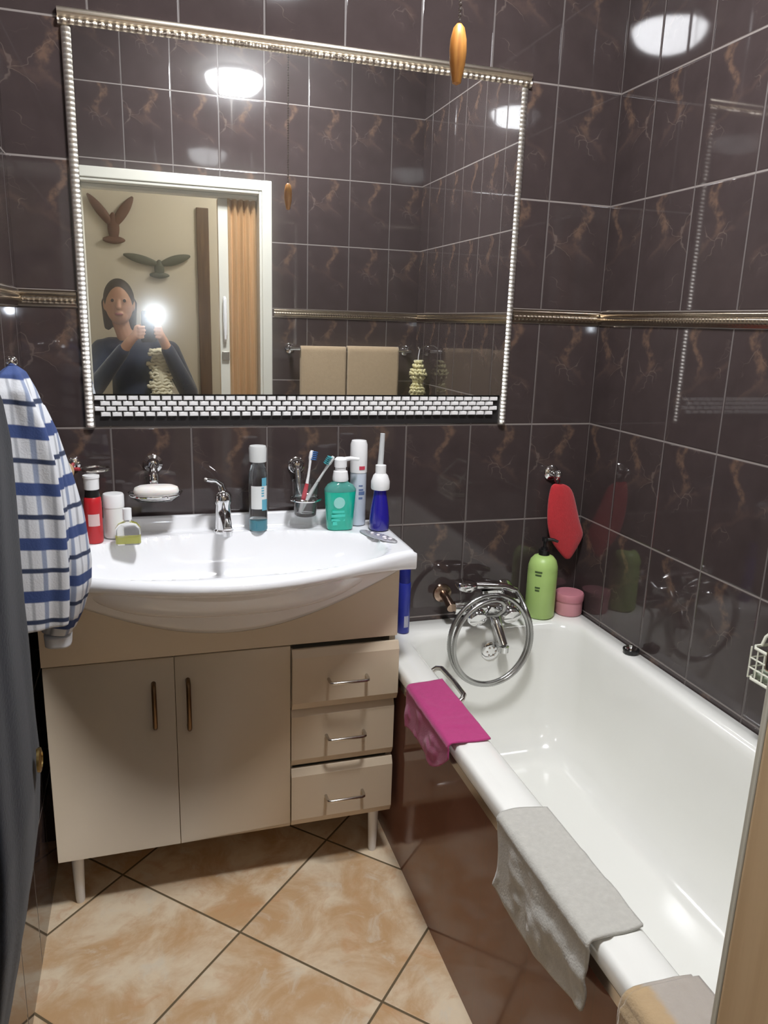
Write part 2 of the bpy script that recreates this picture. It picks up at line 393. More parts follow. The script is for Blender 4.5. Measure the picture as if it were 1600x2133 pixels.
for z0,z1,yf,zh,xr in ((.495,.660,-.317,.576,-.704),(.326,.489,-.303,.408,-.7075),(.148,.317,-.306,.229,-.7075)):
    dr=obj('drawer',front(-.986,xr,z0,z1,yf),LAMINATE,vc,smooth=False,bevel=.002)
    if yf<-.31: obj('drawer_box',M().box(-.97,-.725,-.2995,-.05,z0+.02,z1-.03),LAMINATE,dr,smooth=False)
    obj('handle',bow((-.893,yf,zh),(-.792,yf,zh)),STEEL,dr)
for x in (-1.524,-.745):
    for y in (-.262,-.05):
        obj('leg',M().lathe([(.010,0),(.0115,.01),(.015,.13),(.018,.148)],(x,y,0),16),WHITEPL,vc)

# ------------------------------------------------------------------ basin
DZ=.912
def yF(x):
    t=min(1,abs(x-BC)/.457); s=cos(PI/2*t)
    return -.338-.158*(s**1.12 if s>0 else 0)
bs=M(); BX0,BX1=-1.586,-.674; NX=110
def topz(x,y):
    e=((abs(x-BC)/.392)**2.3+(abs(y+.268)/.180)**2.3)**(1/2.3)
    z=DZ+.002*max(0,1-abs(e-1.06)/.12)
    if e<1.0:
        k=1-e**4.2; z=DZ-.128*k**.85-.004*min(1,(1-e)*14)
    # tap ledge and upstand along the back
    return z
rings=[]
for i in range(NX+1):
    x=BX0+(BX1-BX0)*i/NX
    ed=min(1,max(0,(min(x-BX0,BX1-x))/.010)); rr=(1-ed)
    ups=.038*min(1,max(0,(BX1-.055-x)/.05))
    f=yF(x); r=[]
    sh=.010*(1-math.sqrt(max(0,1-rr*rr)))      # rounded side edges
    r+= [(x,-.012,.858),(x,-.012,DZ-.004+ups-sh),(x,-.016,DZ+ups-sh),(x,-.026,DZ+ups-sh),(x,-.032,DZ-.003+ups-sh),(x,-.036,DZ+.006-sh if ups>.012 else DZ-sh),(x,-.042,DZ-sh)]
    y0=-.046; y1=f+.016; K=64
    for j in range(K+1):
        y=y0+(y1-y0)*j/K; r.append((x,y,topz(x,y)-sh))
    tt=min(1,abs(x-BC)/.457); lh=.026+.024*max(0,(tt-.55)/.45)**1.5
    r+= [(x,f+.007,DZ-.002-sh),(x,f+.002,DZ-.007),(x,f,DZ-.014),(x,f+.001,DZ-lh+.006),(x,f+.006,DZ-lh)]
    zz=min(.8615,zb(x)); zl=DZ-lh
    for j in range(1,13):
        t=j/12
        r.append((x,f+.006+(-.3-(f+.006))*t,zl-(zl-zz)*(.35*t+.65*t**1.6)))
    r+= [(x,-.24,zz),(x,-.10,min(.858,zz+.02)),(x,-.04,.858)]
    rings.append(r)
bas=obj('wash_basin',bs.loft(rings),CERAMIC,ang=50)
tag(bas,'white bow-fronted ceramic wash basin on the cream vanity cabinet','wash basin')
zd=topz(BC,-.235)
obj('drain',M().lathe([(.022,.0005),(.021,.003),(.014,.004),(.013,.002),(.001,.0015)],(BC,-.235,zd+.003),24),CHROME,bas)
# basin tap
tx,ty=-1.128,-.075
tap=thing('basin_mixer_tap',(tx,ty,DZ),'chrome single-lever mixer tap at the back of the basin','tap')
obj('tap_body',M().lathe([(.026,0),(.026,.006),(.021,.010),(.020,.075),(.0225,.082),(.0225,.098),(.018,.108),(.010,.113),(.001,.114)],(tx,ty,DZ+.0005),28),CHROME,tap)
sp=M().tube([(tx,ty-.012,DZ+.052),(tx,ty-.05,DZ+.058),(tx,ty-.095,DZ+.048),(tx,ty-.115,DZ+.036)],[.015,.014,.0125,.012],14)
sp.lathe([(.0115,0),(.0115,.014)],(tx,ty-.113,DZ+.021),16); obj('spout',sp,CHROME,tap)
lv=M().tube([(tx,ty+.004,DZ+.110),(tx-.006,ty+.006,DZ+.130),(tx-.022,ty-.010,DZ+.143),(tx-.045,ty-.03,DZ+.150)],[.011,.010,.008,.006],12)
obj('lever',lv,CHROME,tap)

# ------------------------------------------------------------------ bath
def rrect(x0,x1,y0,y1,r,z,n=8):
    out=[]
    for cx,cy,a0 in ((x1-r,y1-r,0),(x0+r,y1-r,PI/2),(x0+r,y0+r,PI),(x1-r,y0+r,1.5*PI)):
        for i in range(n+1):
            a=a0+PI/2*i/n; out.append((cx+r*cos(a),cy+r*sin(a),z))
    return out
RZ=.583
bt=thing('bathtub',(-.35,-.84,0),'white built-in bathtub along the right wall behind a dark tiled panel','bathtub')
R=[]
R.append(rrect(-.688,-.010,-1.665,-.010,.01,.542)); R.append(rrect(-.697,-.0015,-1.673,-.0015,.012,.546)); R.append(rrect(-.698,-.001,-1.6735,-.001,.012,.565))
R.append(rrect(-.694,-.003,-1.671,-.003,.012,.576)); R.append(rrect(-.688,-.006,-1.667,-.006,.012,.579)); R.append(rrect(-.676,-.012,-1.66,-.014,.014,.5795)); R.append(rrect(-.670,-.015,-1.655,-.02,.016,RZ+.0005))
R.append(rrect(-.640,-.050,-1.61,-.085,.05,RZ)); R.append(rrect(-.622,-.060,-1.595,-.098,.07,RZ-.002)); R.append(rrect(-.612,-.068,-1.585,-.108,.08,RZ-.010)); R.append(rrect(-.607,-.073,-1.578,-.114,.085,RZ-.025))
for t in (.2,.4,.6,.75,.87,.95,1.0):
    a=PI/2*t; s=1-cos(a); z=RZ-.025-(.375)*t if t<.76 else RZ-.025-.375*(.75+.25*sin((t-.75)/.25*PI/2))
    w=.035*t+.07*max(0,(t-.7)/.3)**2
    R.append(rrect(-.607+w,-.073-w,-1.578+w*2.2+.10*t,-.114-w*1.3,.085+.02*t,z))
R.append(rrect(-.42,-.26,-1.2,-.4,.07,R[-1][0][2]-.004))
obj('shell',M().loft(R,cap0=False),ENAMEL,bt,ang=60)
ov=M().lathe([(.030,0),(.030,.004),(.024,.008),(.012,.009),(.001,.009)],(-.345,-.121,.512),28,Matrix.Rotation(PI/2+.06,3,'X'))
for k in range(6):
    a=k*PI/3; ov.ball((-.345+.014*cos(a),-.1302,.512+.014*sin(a)),.0035,n=8,k=4)
obj('overflow',ov,CHROME,bt)
gp=M().tube([(-.604,-.285,.545),(-.585,-.287,.558),(-.575,-.30,.562),(-.572,-.38,.562),(-.575,-.455,.562),(-.585,-.468,.558),(-.604,-.47,.545)],.007,12)
obj('grip_handle',gp,STEEL,bt)

# bath mixer with hand shower and hose
mx=thing('bath_mixer',(-.36,-.06,.60),'chrome wall-mounted bath mixer with hand shower cradled above bath end','bath mixer')
MYX=-.115; MZ=.645
bd=M().tube([(-.455,-.085,MZ),(-.42,-.09,MZ),(-.30,-.09,MZ),(-.262,-.085,MZ)],[.02,.024,.024,.02],18)
obj('mixer_body',bd,CHROME,mx)
for x in (-.463,-.254):
    il=M().tube([(x,-.001,MZ+.018),(x,-.012,MZ+.018),(x,-.05,MZ+.012),(x,-.085,MZ)],[.013,.013,.013,.015],14); il.lathe([(.03,0),(.028,.006),(.016,.012)],(x,-.001,MZ+.018),22,Matrix.Rotation(PI/2,3,'X'))
    obj('inlet',il,CHROME if x>-.4 else mat('coppery_inlet',(176,152,134),.25,1,.1),mx)
for x in (-.405,-.295):
    kn=M(); R3=Matrix.Rotation(PI/2+.5,3,'X')
    kn.lathe([(.012,0),(.012,.02),(.027,.026),(.030,.034),(.030,.044),(.026,.052),(.001,.056)],(x,-.105,MZ+.006),24,R3)
    obj('knob',kn,CHROME,mx)
st=M().tube([(-.332,-.09,MZ-.02),(-.328,-.115,MZ-.05),(-.322,-.14,MZ-.085),(-.318,-.152,MZ-.105)],[.019,.017,.015,.0145],16)
st.lathe([(.0165,0),(.0165,.018),(.012,.020)],(-.318,-.153,MZ-.125),18); obj('bath_spout',st,CHROME,mx)
cr=M().tube([(-.35,-.09,MZ+.02),(-.35,-.09,MZ+.045)],.010,12); cr.box(-.375,-.325,-.105,-.075,MZ+.045,MZ+.053); obj('cradle',cr,CHROME,mx)
hs=M(); hz=MZ+.064
hs.tube([(-.262,-.10,hz-.018),(-.30,-.095,hz-.004),(-.35,-.09,hz),(-.395,-.09,hz+.004)],[.009,.011,.012,.012],14)
hs.lathe([(.010,-.012),(.026,-.008),(.034,.004),(.034,.013),(.028,.018),(.001,.019)],(-.425,-.092,hz+.002),26,Matrix.Rotation(.15,3,'Y'))
obj('hand_shower',hs,CHROME,mx)
ho=[(-.262,-.10,hz-.018),(-.245,-.115,hz-.03)]
cx,cz=-.372,.570
for i in range(1,95):
    a=math.radians(48)-i*2*PI*1.93/94
    k=.136-.013*(i/94); ho.append((cx+k*cos(a),-.165-.012*sin(i*.1)-.016*i/94,cz+(k+.008)*sin(a)))
ho+=[(-.30,-.17,MZ+.01),(-.345,-.15,MZ-.02),(-.36,-.12,MZ-.03),(-.37,-.095,MZ-.02)]
# smooth
pts=[V(p) for p in ho]
for _ in range(3): pts=[pts[0]]+[(pts[i-1]+2*pts[i]+pts[i+1])/4 for i in range(1,len(pts)-1)]+[pts[-1]]
fine=[]
for i in range(len(pts)-1):
    for k in range(5): fine.append(pts[i].lerp(pts[i+1],k/5))
fine.append(pts[-1])
obj('shower_hose',M().tube(fine,[.0062+.0008*(i%2) for i in range(len(fine))],9),mat('silver_hose',(172,172,170),.28,1,.05),mx,ang=80)

# ------------------------------------------------------------------ things on the bath rim
def bottle_on(name,x,y,z,label,cat,parts):
    t=thing(name,(x,y,z),label,cat)
    for pn,geo,mt,*lab in parts:
        o=obj(pn,geo,mt,t)
        if lab: o['label']=lab[0]
    return t
GREEN=P_('lime_plastic',(176,208,122),.4); gx,gy=-.150,-.052; gz=.5845
pump=M(); pump.lathe([(.017,.198),(.017,.214),(.011,.216),(.0105,.222),(.005,.223),(.005,.245)],(gx,gy,gz),20); pump.lathe([(.0095,.243),(.0095,.254),(.001,.255)],(gx,gy,gz),16); pump.tube([(gx,gy,gz+.249),(gx+.02,gy-.012,gz+.249),(gx+.034,gy-.02,gz+.244)],[.006,.005,.004],10)
lab=[M().grid(lambda u,v,zz=zz,w=w:(gx+.0462*cos(-2.35+(u-.5)*w),gy+.0462*sin(-2.35+(u-.5)*w),gz+zz+v*.006),8,1) for zz,w in ((.150,.5),(.140,.42),(.100,.35),(.091,.3))]
bottle_on('shampoo_bottle',gx,gy,gz,'lime green pump bottle on the far bath rim under red mitt','bottle',[
 ('bottle_body',M().lathe([(.001,0),(.042,0),(.046,.005),(.046,.145),(.0455,.148),(.046,.151),(.045,.165),(.040,.182),(.030,.194),(.018,.199),(.001,.199)],(gx,gy,gz),36),GREEN),
 ('pump_head',pump,BLACKPL,'black pump head'),('label_print',lab[0],mat('dark_green_print',(70,92,50),.6)),*[('label_print',g,D.materials['dark_green_print']) for g in lab[1:]]])
px_,py_=-.048,-.054; PINK=P_('pink_plastic',(214,150,158),.45)
bottle_on('cream_jar',px_,py_,gz,'squat pink screw-lid jar in far corner of the bath rim','jar',[
 ('jar_body',M().lathe([(.001,0),(.040,0),(.043,.004),(.043,.045),(.001,.045)],(px_,py_,gz),32),PINK),
 ('lid',M().lathe([(.001,.0455),(.045,.0455),(.0455,.050),(.0455,.066),(.043,.070),(.001,.071)],(px_,py_,gz),32),P_('dusky_pink_lid',(196,128,138),.5))])
bx_,by_=-.616,-.086; BLUE=P_('cobalt_plastic',(38,50,150),.3)
bc=M()
for k in range(9): bc.grid(lambda u,v,k=k:(bx_+.0189*cos(-1.75+k*.085+u*.04),by_+.0189*sin(-1.75+k*.085+u*.04),gz+.02+v*.035),1,1)
bottle_on('toiletry_tube',bx_,by_,gz,'slim cobalt blue bottle standing on bath rim beside the vanity','bottle',[
 ('bottle_body',M().lathe([(.001,0),(.017,0),(.0185,.003),(.0185,.15),(.0175,.154),(.001,.154)],(bx_,by_,gz),28),BLUE),
 ('cap',M().lathe([(.001,.154),(.0165,.154),(.0165,.198),(.014,.202),(.001,.202)],(bx_,by_,gz),28),P_('navy_cap',(26,34,110),.35)),
 ('barcode',bc,WHITEPL)])
# bath plug on the right rim
qx,qy=-.034,-.374
pg=thing('bath_plug',(qx,qy,RZ),'black and chrome bath plug lying on rim against the right wall','plug')
obj('rubber_disc',M().lathe([(.001,0),(.019,0),(.023,.010),(.023,.013),(.001,.013)],(qx,qy,RZ+.0015),26),BLACKPL,pg)
obj('chrome_top',M().lathe([(.001,.0135),(.017,.0135),(.016,.017),(.006,.019),(.005,.025),(.001,.026)],(qx,qy,RZ+.0015),24),CHROME,pg)

def drape(name,y0,y1,hem,mt,label,xi=-.616,xo=-.706,zt=.5855,th=.0035,edge=None,amp=.004,seed=0,nu=70,nv=60,inner=0.0):
    """cloth folded over the outer bath rim: v runs from the inside edge to the hem"""
    def f(u,v):
        y=y0+(y1-y0)*u
        top=abs(xo-xi); hz=hem(u); L=top+.02+(zt-hz); s=v*L
        e=edge(u,v) if edge else 0
        nz=noise.noise(V((y*14,s*14,seed)))*amp+noise.noise(V((y*40,s*40,seed+3)))*amp*.35
        if s<inner: return (xi+.004,y+e,zt-.0)
        if s<top:
            x=xi-s; z=zt+max(0,nz)*.8+.001
        elif s<top+.02:
            a=(s-top)/.02*PI/2; x=xo-.010*sin(a)-.0; z=zt-.012*(1-cos(a))+.001
        else:
            d=s-top-.02; x=xo-.008-max(0,nz)*2.0*min(1,d/.03)-d*.02; z=zt-.011-d
        return (x,y+e+noise.noise(V((s*18,u*3,seed+9)))*.004,z)
    o=obj(name,M().grid(f,nu,nv),mt,solid=th,ang=0)
    return o
MAG=cloth('magenta_cloth',(176,52,116),.1)
mg=drape('washcloth',-.412,-.700,lambda u:.492+.010*sin(u*5)+.08*max(0,(u-.66)/.34)**1.3,MAG,'',edge=lambda u,v:.02*(v-.3)*(1-u)*-1,seed=2)
tag(mg,'small magenta cloth folded over the bath rim nearest the vanity','cloth')
GREY=cloth('grey_terry',(186,184,176),.14,260,.6)
gt=drape('hand_towel',-.952,-1.250,lambda u:.452-.02*sin(u*3.2)+.030*u,GREY,'',edge=lambda u,v:.012*sin(v*6)*(1-u)-.015*v*u,seed=5,amp=.006,th=.005)
tag(gt,'thin pale grey towel draped over the middle of the bath rim','towel')
def stripe_mat():
    mt,b,p=newmat('beige_striped_terry'); P=b.xyz(b.node('ShaderNodeNewGeometry').outputs['Position'])
    tc=b.node('ShaderNodeTexCoord').outputs['Object']; n=b.noise(tc,60,4)
    f=b.sstep(b.m('ADD',P[0],b.m('MULTIPLY',n,.012)),-.694,-.680)
    c=b.mix(f,srgb(184,158,120),srgb(178,170,160)); c=b.mix(b.m('MULTIPLY',n,.25),c,srgb(120,104,86))
    b.put(p.inputs['Base Color'],c); p.inputs['Roughness'].default_value=.95; p.inputs['Sheen Weight'].default_value=.3
    b.put(p.inputs['Normal'],b.bump(b.noise(tc,230,4),.6)); return mt
ST=stripe_mat()
sf=thing('folded_face_cloth',(-.66,-1.40,.585),'beige and grey towel folded double over the near end of bath rim','towel')
for k,(ya,yb,zt) in enumerate(((-1.352,-1.470,.5865),(-1.366,-1.476,.598))):
    def f(u,v,ya=ya,yb=yb,zt=zt,k=k):
        y=ya+(yb-ya)*u; s=v*.26
        nz=noise.noise(V((y*20,s*18,k*5.)))*.004
        if s<.095: x=-.612-s; z=zt+.008+max(0,nz)*.8
        elif s<.125: a=(s-.095)/.03*PI/2; x=-.707-.014*sin(a)-k*.004; z=zt+.008-.016*(1-cos(a))
        else: x=-.721-k*.010-abs(nz); z=zt-.008-(s-.125)
        if s<.03: z-=.004*(1-s/.03)
        return (x,y,z)
    obj('fold',M().grid(f,40,50),ST,sf,solid=.009,ang=0)
PUR=cloth('purple_cloth',(108,92,150),.1)
pf=M().grid(lambda u,v:((lambda s:(-.606-s if s<.1 else -.728, -1.482-.11*u, .5905+.002*sin(u*9) if s<.1 else .588-(s-.1)))(v*.2)),20,30)
tag(obj('folded_cloth',pf,PUR,solid=.006,ang=0),'purple cloth on bath rim behind the beige and grey folded towel','cloth')

# ------------------------------------------------------------------ red mitt on its hook
hk=thing('robe_hook',(-.121,0,1.03),'round chrome wall hook carrying the red mitt above the bath','hook')
obj('rosette',M().lathe([(.024,0),(.024,.004),(.018,.009),(.010,.011)],(-.121,-.0005,1.032),26,Matrix.Rotation(PI/2,3,'X')),CHROME,hk)
hp=M().tube([(-.121,-.008,1.032),(-.121,-.03,1.030),(-.121,-.042,1.022),(-.121,-.046,1.030)],[.008,.007,.006,.006],12); hp.ball((-.121,-.046,1.036),.012)
obj('peg',hp,CHROME,hk)
RED=cloth('red_terry',(190,44,50),.12,200,.7)
rm=M(); rings=[]; lv=[(1.004,-.113,.010,.006),(.999,-.108,.026,.010),(.985,-.100,.038,.013),(.955,-.095,.046,.014),(.915,-.089,.053,.015),(.875,-.080,.058,.015),(.850,-.070,.060,.015),(.835,-.066,.060,.014),(.815,-.064,.052,.013),(.790,-.060,.034,.011),(.768,-.056,.018,.008),(.757,-.054,.007,.005)]
for z,c,w,t in lv:
    rings.append([(c+w*cos(2*PI*k/28)*(1+.03*noise.noise(V((k*.7,z*30,0)))),-.034+t*sin(2*PI*k/28)*(1+.25*noise.noise(V((k*.5,z*22,4)))),z) for k in range(28)])
mit=thing('wash_mitt',(-.085,-.034,.757),'bright red terry wash mitt hanging from the chrome hook in the corner','mitt')
obj('mitt_body',rm.loft(rings),RED,mit,sub=1,ang=0)
obj('hanging_loop',M().tube([(-.113,-.034,1.000),(-.124,-.036,1.012),(-.128,-.040,1.022),(-.121,-.041,1.0305),(-.114,-.040,1.022),(-.108,-.036,1.010)],.0022,7,closed=True),P_('dark_red_tape',(110,24,40),.8),mit)

# ------------------------------------------------------------------ wire soap basket on the right wall
wb=thing('wire_basket',(-.045,-.94,.75),'white plastic-coated wire basket hung on right wall above the bath','basket')
fmn=M(); y0,y1,z0,z1,xo=-.845,-1.035,.745,.815,-.085
for z in (z0,z1): fmn.tube([(-.003,y0,z),(xo+.01,y0,z),(xo,y0-.01,z),(xo,y1+.01,z),(xo+.01,y1,z),(-.003,y1,z)],.0035,8,closed=True)
for k in range(11):
    y=y0+(y1-y0)*k/10; fmn.tube([(xo,y,z1),(xo,y,z0),(-.004,y,z0)],.002,6)
for z in (.768,.79): fmn.tube([(-.004,y0,z),(xo,y0,z),(xo,y1,z),(-.004,y1,z)],.002,6)
obj('basket_frame',fmn,P_('cream_wire',(224,224,208),.4),wb)
hg=M().tube([(-.06,-.846,.815),(-.055,-.848,.835),(-.03,-.855,.86),(-.008,-.875,.895),(-.008,-1.00,.895),(-.03,-1.025,.86),(-.055,-1.032,.835),(-.06,-1.034,.815)],.0035,8)
obj('hanger',hg,D.materials['cream_wire'],wb)
obj('liner',M().box(xo+.006,-.006,y1+.006,y0-.006,.7475,.762),P_('pale_green_liner',(150,160,140),.5),wb,bevel=.003)
tag(obj('sponge',M().box(xo+.014,-.014,-1.015,-.91,.7625,.80),mat('dark_green_sponge',(62,78,58),.9,0,.2,120,bump=.6),bevel=.008),'dark green sponge lying in the white wire basket','sponge')

# ------------------------------------------------------------------ toiletries on the basin
DK=DZ+.003
# red bottle
rx,ry=-1.446,-.118; RB=P_('red_plastic',(196,36,44),.35)
lb=M().grid(lambda u,v:(rx+.0217*cos(-2.1+u*1.3),ry+.0217*sin(-2.1+u*1.3),DK+.045+v*.03),10,1)
bottle_on('lotion_bottle',rx,ry,DK,'red bottle with black shoulder and white cap at left of basin','bottle',[
 ('bottle_body',M().lathe([(.001,0),(.019,0),(.021,.003),(.021,.100),(.020,.112),(.017,.116),(.001,.116)],(rx,ry,DK),28),RB),
 ('collar',M().lathe([(.001,.1162),(.018,.1162),(.016,.134),(.001,.134)],(rx,ry,DK),24),BLACKPL,'black shoulder'),
 ('cap',M().lathe([(.001,.1345),(.0175,.1345),(.018,.162),(.0195,.163),(.0195,.169),(.001,.169)],(rx,ry,DK),24),WHITEPL,'white flip cap'),
 ('label_print',lb,P_('pale_label',(220,190,188),.5))])
jx,jy=-1.400,-.075
bottle_on('deodorant_stick',jx,jy,DK,'plain white cylindrical container between red bottle and perfume bottle','container',[
 ('container_body',M().lathe([(.001,0),(.024,0),(.0255,.003),(.0255,.078),(.001,.078)],(jx,jy,DK),28),P_('white_container',(236,236,232),.35)),
 ('lid',M().lathe([(.001,.0785),(.0262,.0785),(.0262,.108),(.024,.112),(.001,.113)],(jx,jy,DK),28),WHITEPL)])
fx,fy=-1.366,-.150
def rbox(c,hx,hy,r,z): return rrect(c[0]-hx,c[0]+hx,c[1]-hy,c[1]+hy,r,z,4)
bottle_on('perfume_bottle',fx,fy,DK,'squat clear glass perfume bottle with pale yellow liquid and white cap','perfume bottle',[
 ('glass_body',M().loft([rbox((fx,fy),.028,.012,.006,DK),rbox((fx,fy),.030,.014,.008,DK+.004),rbox((fx,fy),.030,.014,.008,DK+.040),rbox((fx,fy),.022,.011,.007,DK+.052),rbox((fx,fy),.009,.008,.006,DK+.058),rbox((fx,fy),.009,.008,.006,DK+.062)]),GLASS),
 ('liquid',M().loft([rbox((fx,fy),.026,.011,.006,DK+.003),rbox((fx,fy),.0275,.012,.007,DK+.006),rbox((fx,fy),.0275,.012,.007,DK+.020)]),P_('yellow_liquid',(206,206,96),.25),'yellow liquid'),
 ('cap',M().lathe([(.001,.0625),(.0105,.0625),(.0105,.090),(.001,.091)],(fx,fy,DK),20),WHITEPL)])
# mouthwash
wx,wy=-1.036,-.078
mwl=M().grid(lambda u,v:(wx+.0252*cos(-2.5+u*1.9),wy+.0252*sin(-2.5+u*1.9),DK+.062+v*.062),12,1)
mwp=[M().grid(lambda u,v:(wx+.0255*cos(-1.3+u*.7),wy+.0255*sin(-1.3+u*.7),DK+.058+v*.03),8,1),M().grid(lambda u,v:(wx+.0255*cos(-1.3+u*.6),wy+.0255*sin(-1.3+u*.6),DK+.124+v*.022),8,1)]
for k in range(4): mwp.append(M().grid(lambda u,v,k=k:(wx+.0255*cos(-1.35+u*.3),wy+.0255*sin(-1.35+u*.3),DK+.096+k*.007+v*.004),4,1))
bottle_on('mouthwash_bottle',wx,wy,DK,'tall clear mouthwash bottle with white cap and aqua liquid by the tap','bottle',[
 ('bottle_body',M().lathe([(.001,0),(.022,0),(.0245,.004),(.0245,.150),(.022,.165),(.0185,.172),(.0185,.186),(.001,.186)],(wx,wy,DK),28),glass('mouthwash_plastic',(235,245,246),.06)),
 ('liquid',M().lathe([(.001,.002),(.0215,.002),(.0232,.006),(.0232,.030),(.001,.030)],(wx,wy,DK),28),P_('aqua_liquid',(72,170,190),.25),'aqua liquid'),
 ('wrap_label',mwl,P_('white_label',(226,228,226),.5)),('label_print',mwp[0],P_('aqua_print',(96,168,190),.5)),*[('label_print',g,D.materials['aqua_print']) for g in mwp[1:]],
 ('cap',M().lathe([(.001,.1865),(.0225,.1865),(.0232,.222),(.021,.228),(.001,.229)],(wx,wy,DK),28),P_('grey_white_cap',(212,214,212),.35))])
# teal soap pump
ax_,ay=-.818,-.104; TEAL=P_('teal_soap',(16,186,160),.2,coat=.3)
def el(cx,cy,a,b_,z,n=36,p=2.6): 
    return [(cx+a*math.copysign(abs(cos(2*PI*k/n))**(2/p),cos(2*PI*k/n)),cy+b_*math.copysign(abs(sin(2*PI*k/n))**(2/p),sin(2*PI*k/n)),z) for k in range(n)]
body_=M().loft([el(ax_,ay,.033,.021,DK),el(ax_,ay,.036,.024,DK+.004),el(ax_,ay,.043,.027,DK+.106)])
sh_=M().loft([el(ax_,ay,.0432,.0272,DK+.1062),el(ax_,ay,.043,.027,DK+.112),el(ax_,ay,.034,.024,DK+.124),el(ax_,ay,.022,.019,DK+.130),el(ax_,ay,.020,.019,DK+.134)])
ph=M().lathe([(.021,.134),(.022,.138),(.0205,.150),(.019,.160),(.0145,.162),(.0145,.170),(.017,.172),(.017,.192),(.012,.197),(.001,.198)],(ax_,ay,DK),24); ph.tube([(ax_,ay,DK+.190),(ax_+.025,ay-.006,DK+.195),(ax_+.048,ay-.012,DK+.193)],[.007,.0055,.0045],10)
sl=M().lathe([(.001,0),(.0155,0),(.0155,.0012),(.001,.0012)],(ax_-.008,ay-.0258,DK+.078),24,Matrix.Rotation(PI/2+.02,3,'X'))
sl2=[]
for k,(w,h) in enumerate(((.026,.006),(.030,.007),(.030,.006),(.022,.010))):
    zz=DK+.050-k*.0115; sl2.append(M().box(ax_-.012-w/2-.002,ax_-.012+w/2+.006,ay-.0262+.004*k*.2,ay-.0245+.004*k*.35+.002,zz,zz+h))
sp_=bottle_on('soap_dispenser',ax_,ay,DK,'teal liquid hand soap dispenser with white pump on the basin','soap dispenser',[
 ('bottle_body',body_,TEAL),('shoulder',sh_,P_('clear_teal_shoulder',(80,150,140),.1,coat=.4)),('pump_head',ph,WHITEPL,'white pump head'),
 ('round_label',sl,P_('pale_teal_label',(150,214,204),.5)),('label_print',sl2[0],P_('light_teal_print',(72,204,184),.5)),*[('label_print',g,D.materials['light_teal_print']) for g in sl2[1:]]])
# white toothpaste pump
ux,uy=-.757,-.064
up_=[M().grid(lambda u,v,k=k,h=h,w=w:(ux+.0229*cos(-1.75+u*w),uy+.0229*sin(-1.75+u*w),DK+.075+k*.012+v*h*.5),6,1) for k,(h,w) in enumerate(((.012,.5),(.020,.8),(.010,.6),(.008,.5)))]
bottle_on('toothpaste_pump',ux,uy,DK,'white pump tube with blue print standing behind teal dispenser','dispenser',[
 ('tube_body',M().lathe([(.001,0),(.021,0),(.0225,.003),(.0225,.148),(.001,.148)],(ux,uy,DK),28),P_('bluish_white_tube',(206,214,226),.35)),
 ('dispenser_cap',M().lathe([(.001,.1485),(.0235,.1485),(.0240,.190),(.0235,.225),(.020,.236),(.001,.238)],(ux,uy,DK),28),WHITEPL),
 ('label_print',up_[0],P_('slate_blue_print',(96,116,158),.5)),*[('label_print',g,D.materials['slate_blue_print']) for g in up_[1:]],
 ('red_badge',M().grid(lambda u,v:(ux+.0246*cos(-1.75+u*.7),uy+.0246*sin(-1.75+u*.7),DK+.158+v*.010),5,1),P_('red_print',(200,64,84),.5))])
# cobalt spray bottle
kx,ky=-.712,-.128
cap=M().lathe([(.001,.112),(.024,.112),(.0255,.116),(.0255,.134),(.020,.150),(.0145,.156),(.0145,.178),(.001,.179)],(kx,ky,DK),28)
bottle_on('spray_bottle',kx,ky,DK,'cobalt blue tapered bottle with white shoulder cap at basin corner','bottle',[
 ('bottle_body',M().lathe([(.001,0),(.025,0),(.0275,.004),(.0275,.030),(.024,.062),(.0185,.095),(.0165,.112),(.001,.112)],(kx,ky,DK),32),P_('cobalt_bottle',(36,30,142),.2,coat=.4)),
 ('cap',cap,WHITEPL,'white cap'),
 ('nozzle_tube',M().tube([(kx+.002,ky+.012,DK+.176),(kx+.004,ky+.012,DK+.21),(kx+.006,ky+.012,DK+.262)],[.008,.0075,.0065],12),P_('frosted_nozzle',(198,200,200),.35))])
# blister pack lying at the corner
bp=thing('pill_blister',(-.737,-.205,DK),'crumpled silver oval sachet lying on the right corner of basin','sachet')
def foil(u,v):
    a=(u-.5)*2; w=.024*math.sqrt(max(0,1-a*a))+.001; 
    x=-.737+.030*a+(v-.5)*2*w*.75; y=-.203-.066*a+(v-.5)*2*w*.4
    return (x,y,DZ+.0036+.0025*abs(noise.noise(V((u*9,v*9,1))))+.003*(1-a*a)*(1-(2*v-1)**2))
obj('foil',M().grid(foil,40,20),mat('crumpled_foil',(206,206,210),.25,.6,.1,150,bump=.8,bscale=120),bp,solid=.0012,ang=0)
pp=M()
for x,y,r in ((-.727,-.228,.006),(-.737,-.205,.005),(-.717,-.247,.006),(-.748,-.184,.005),(-.729,-.244,.004)): pp.ball((x,y,DZ+.0085),r,sz=.5,n=12,k=6)
obj('blisters',pp,P_('white_pill_cups',(222,216,222),.4),bp)

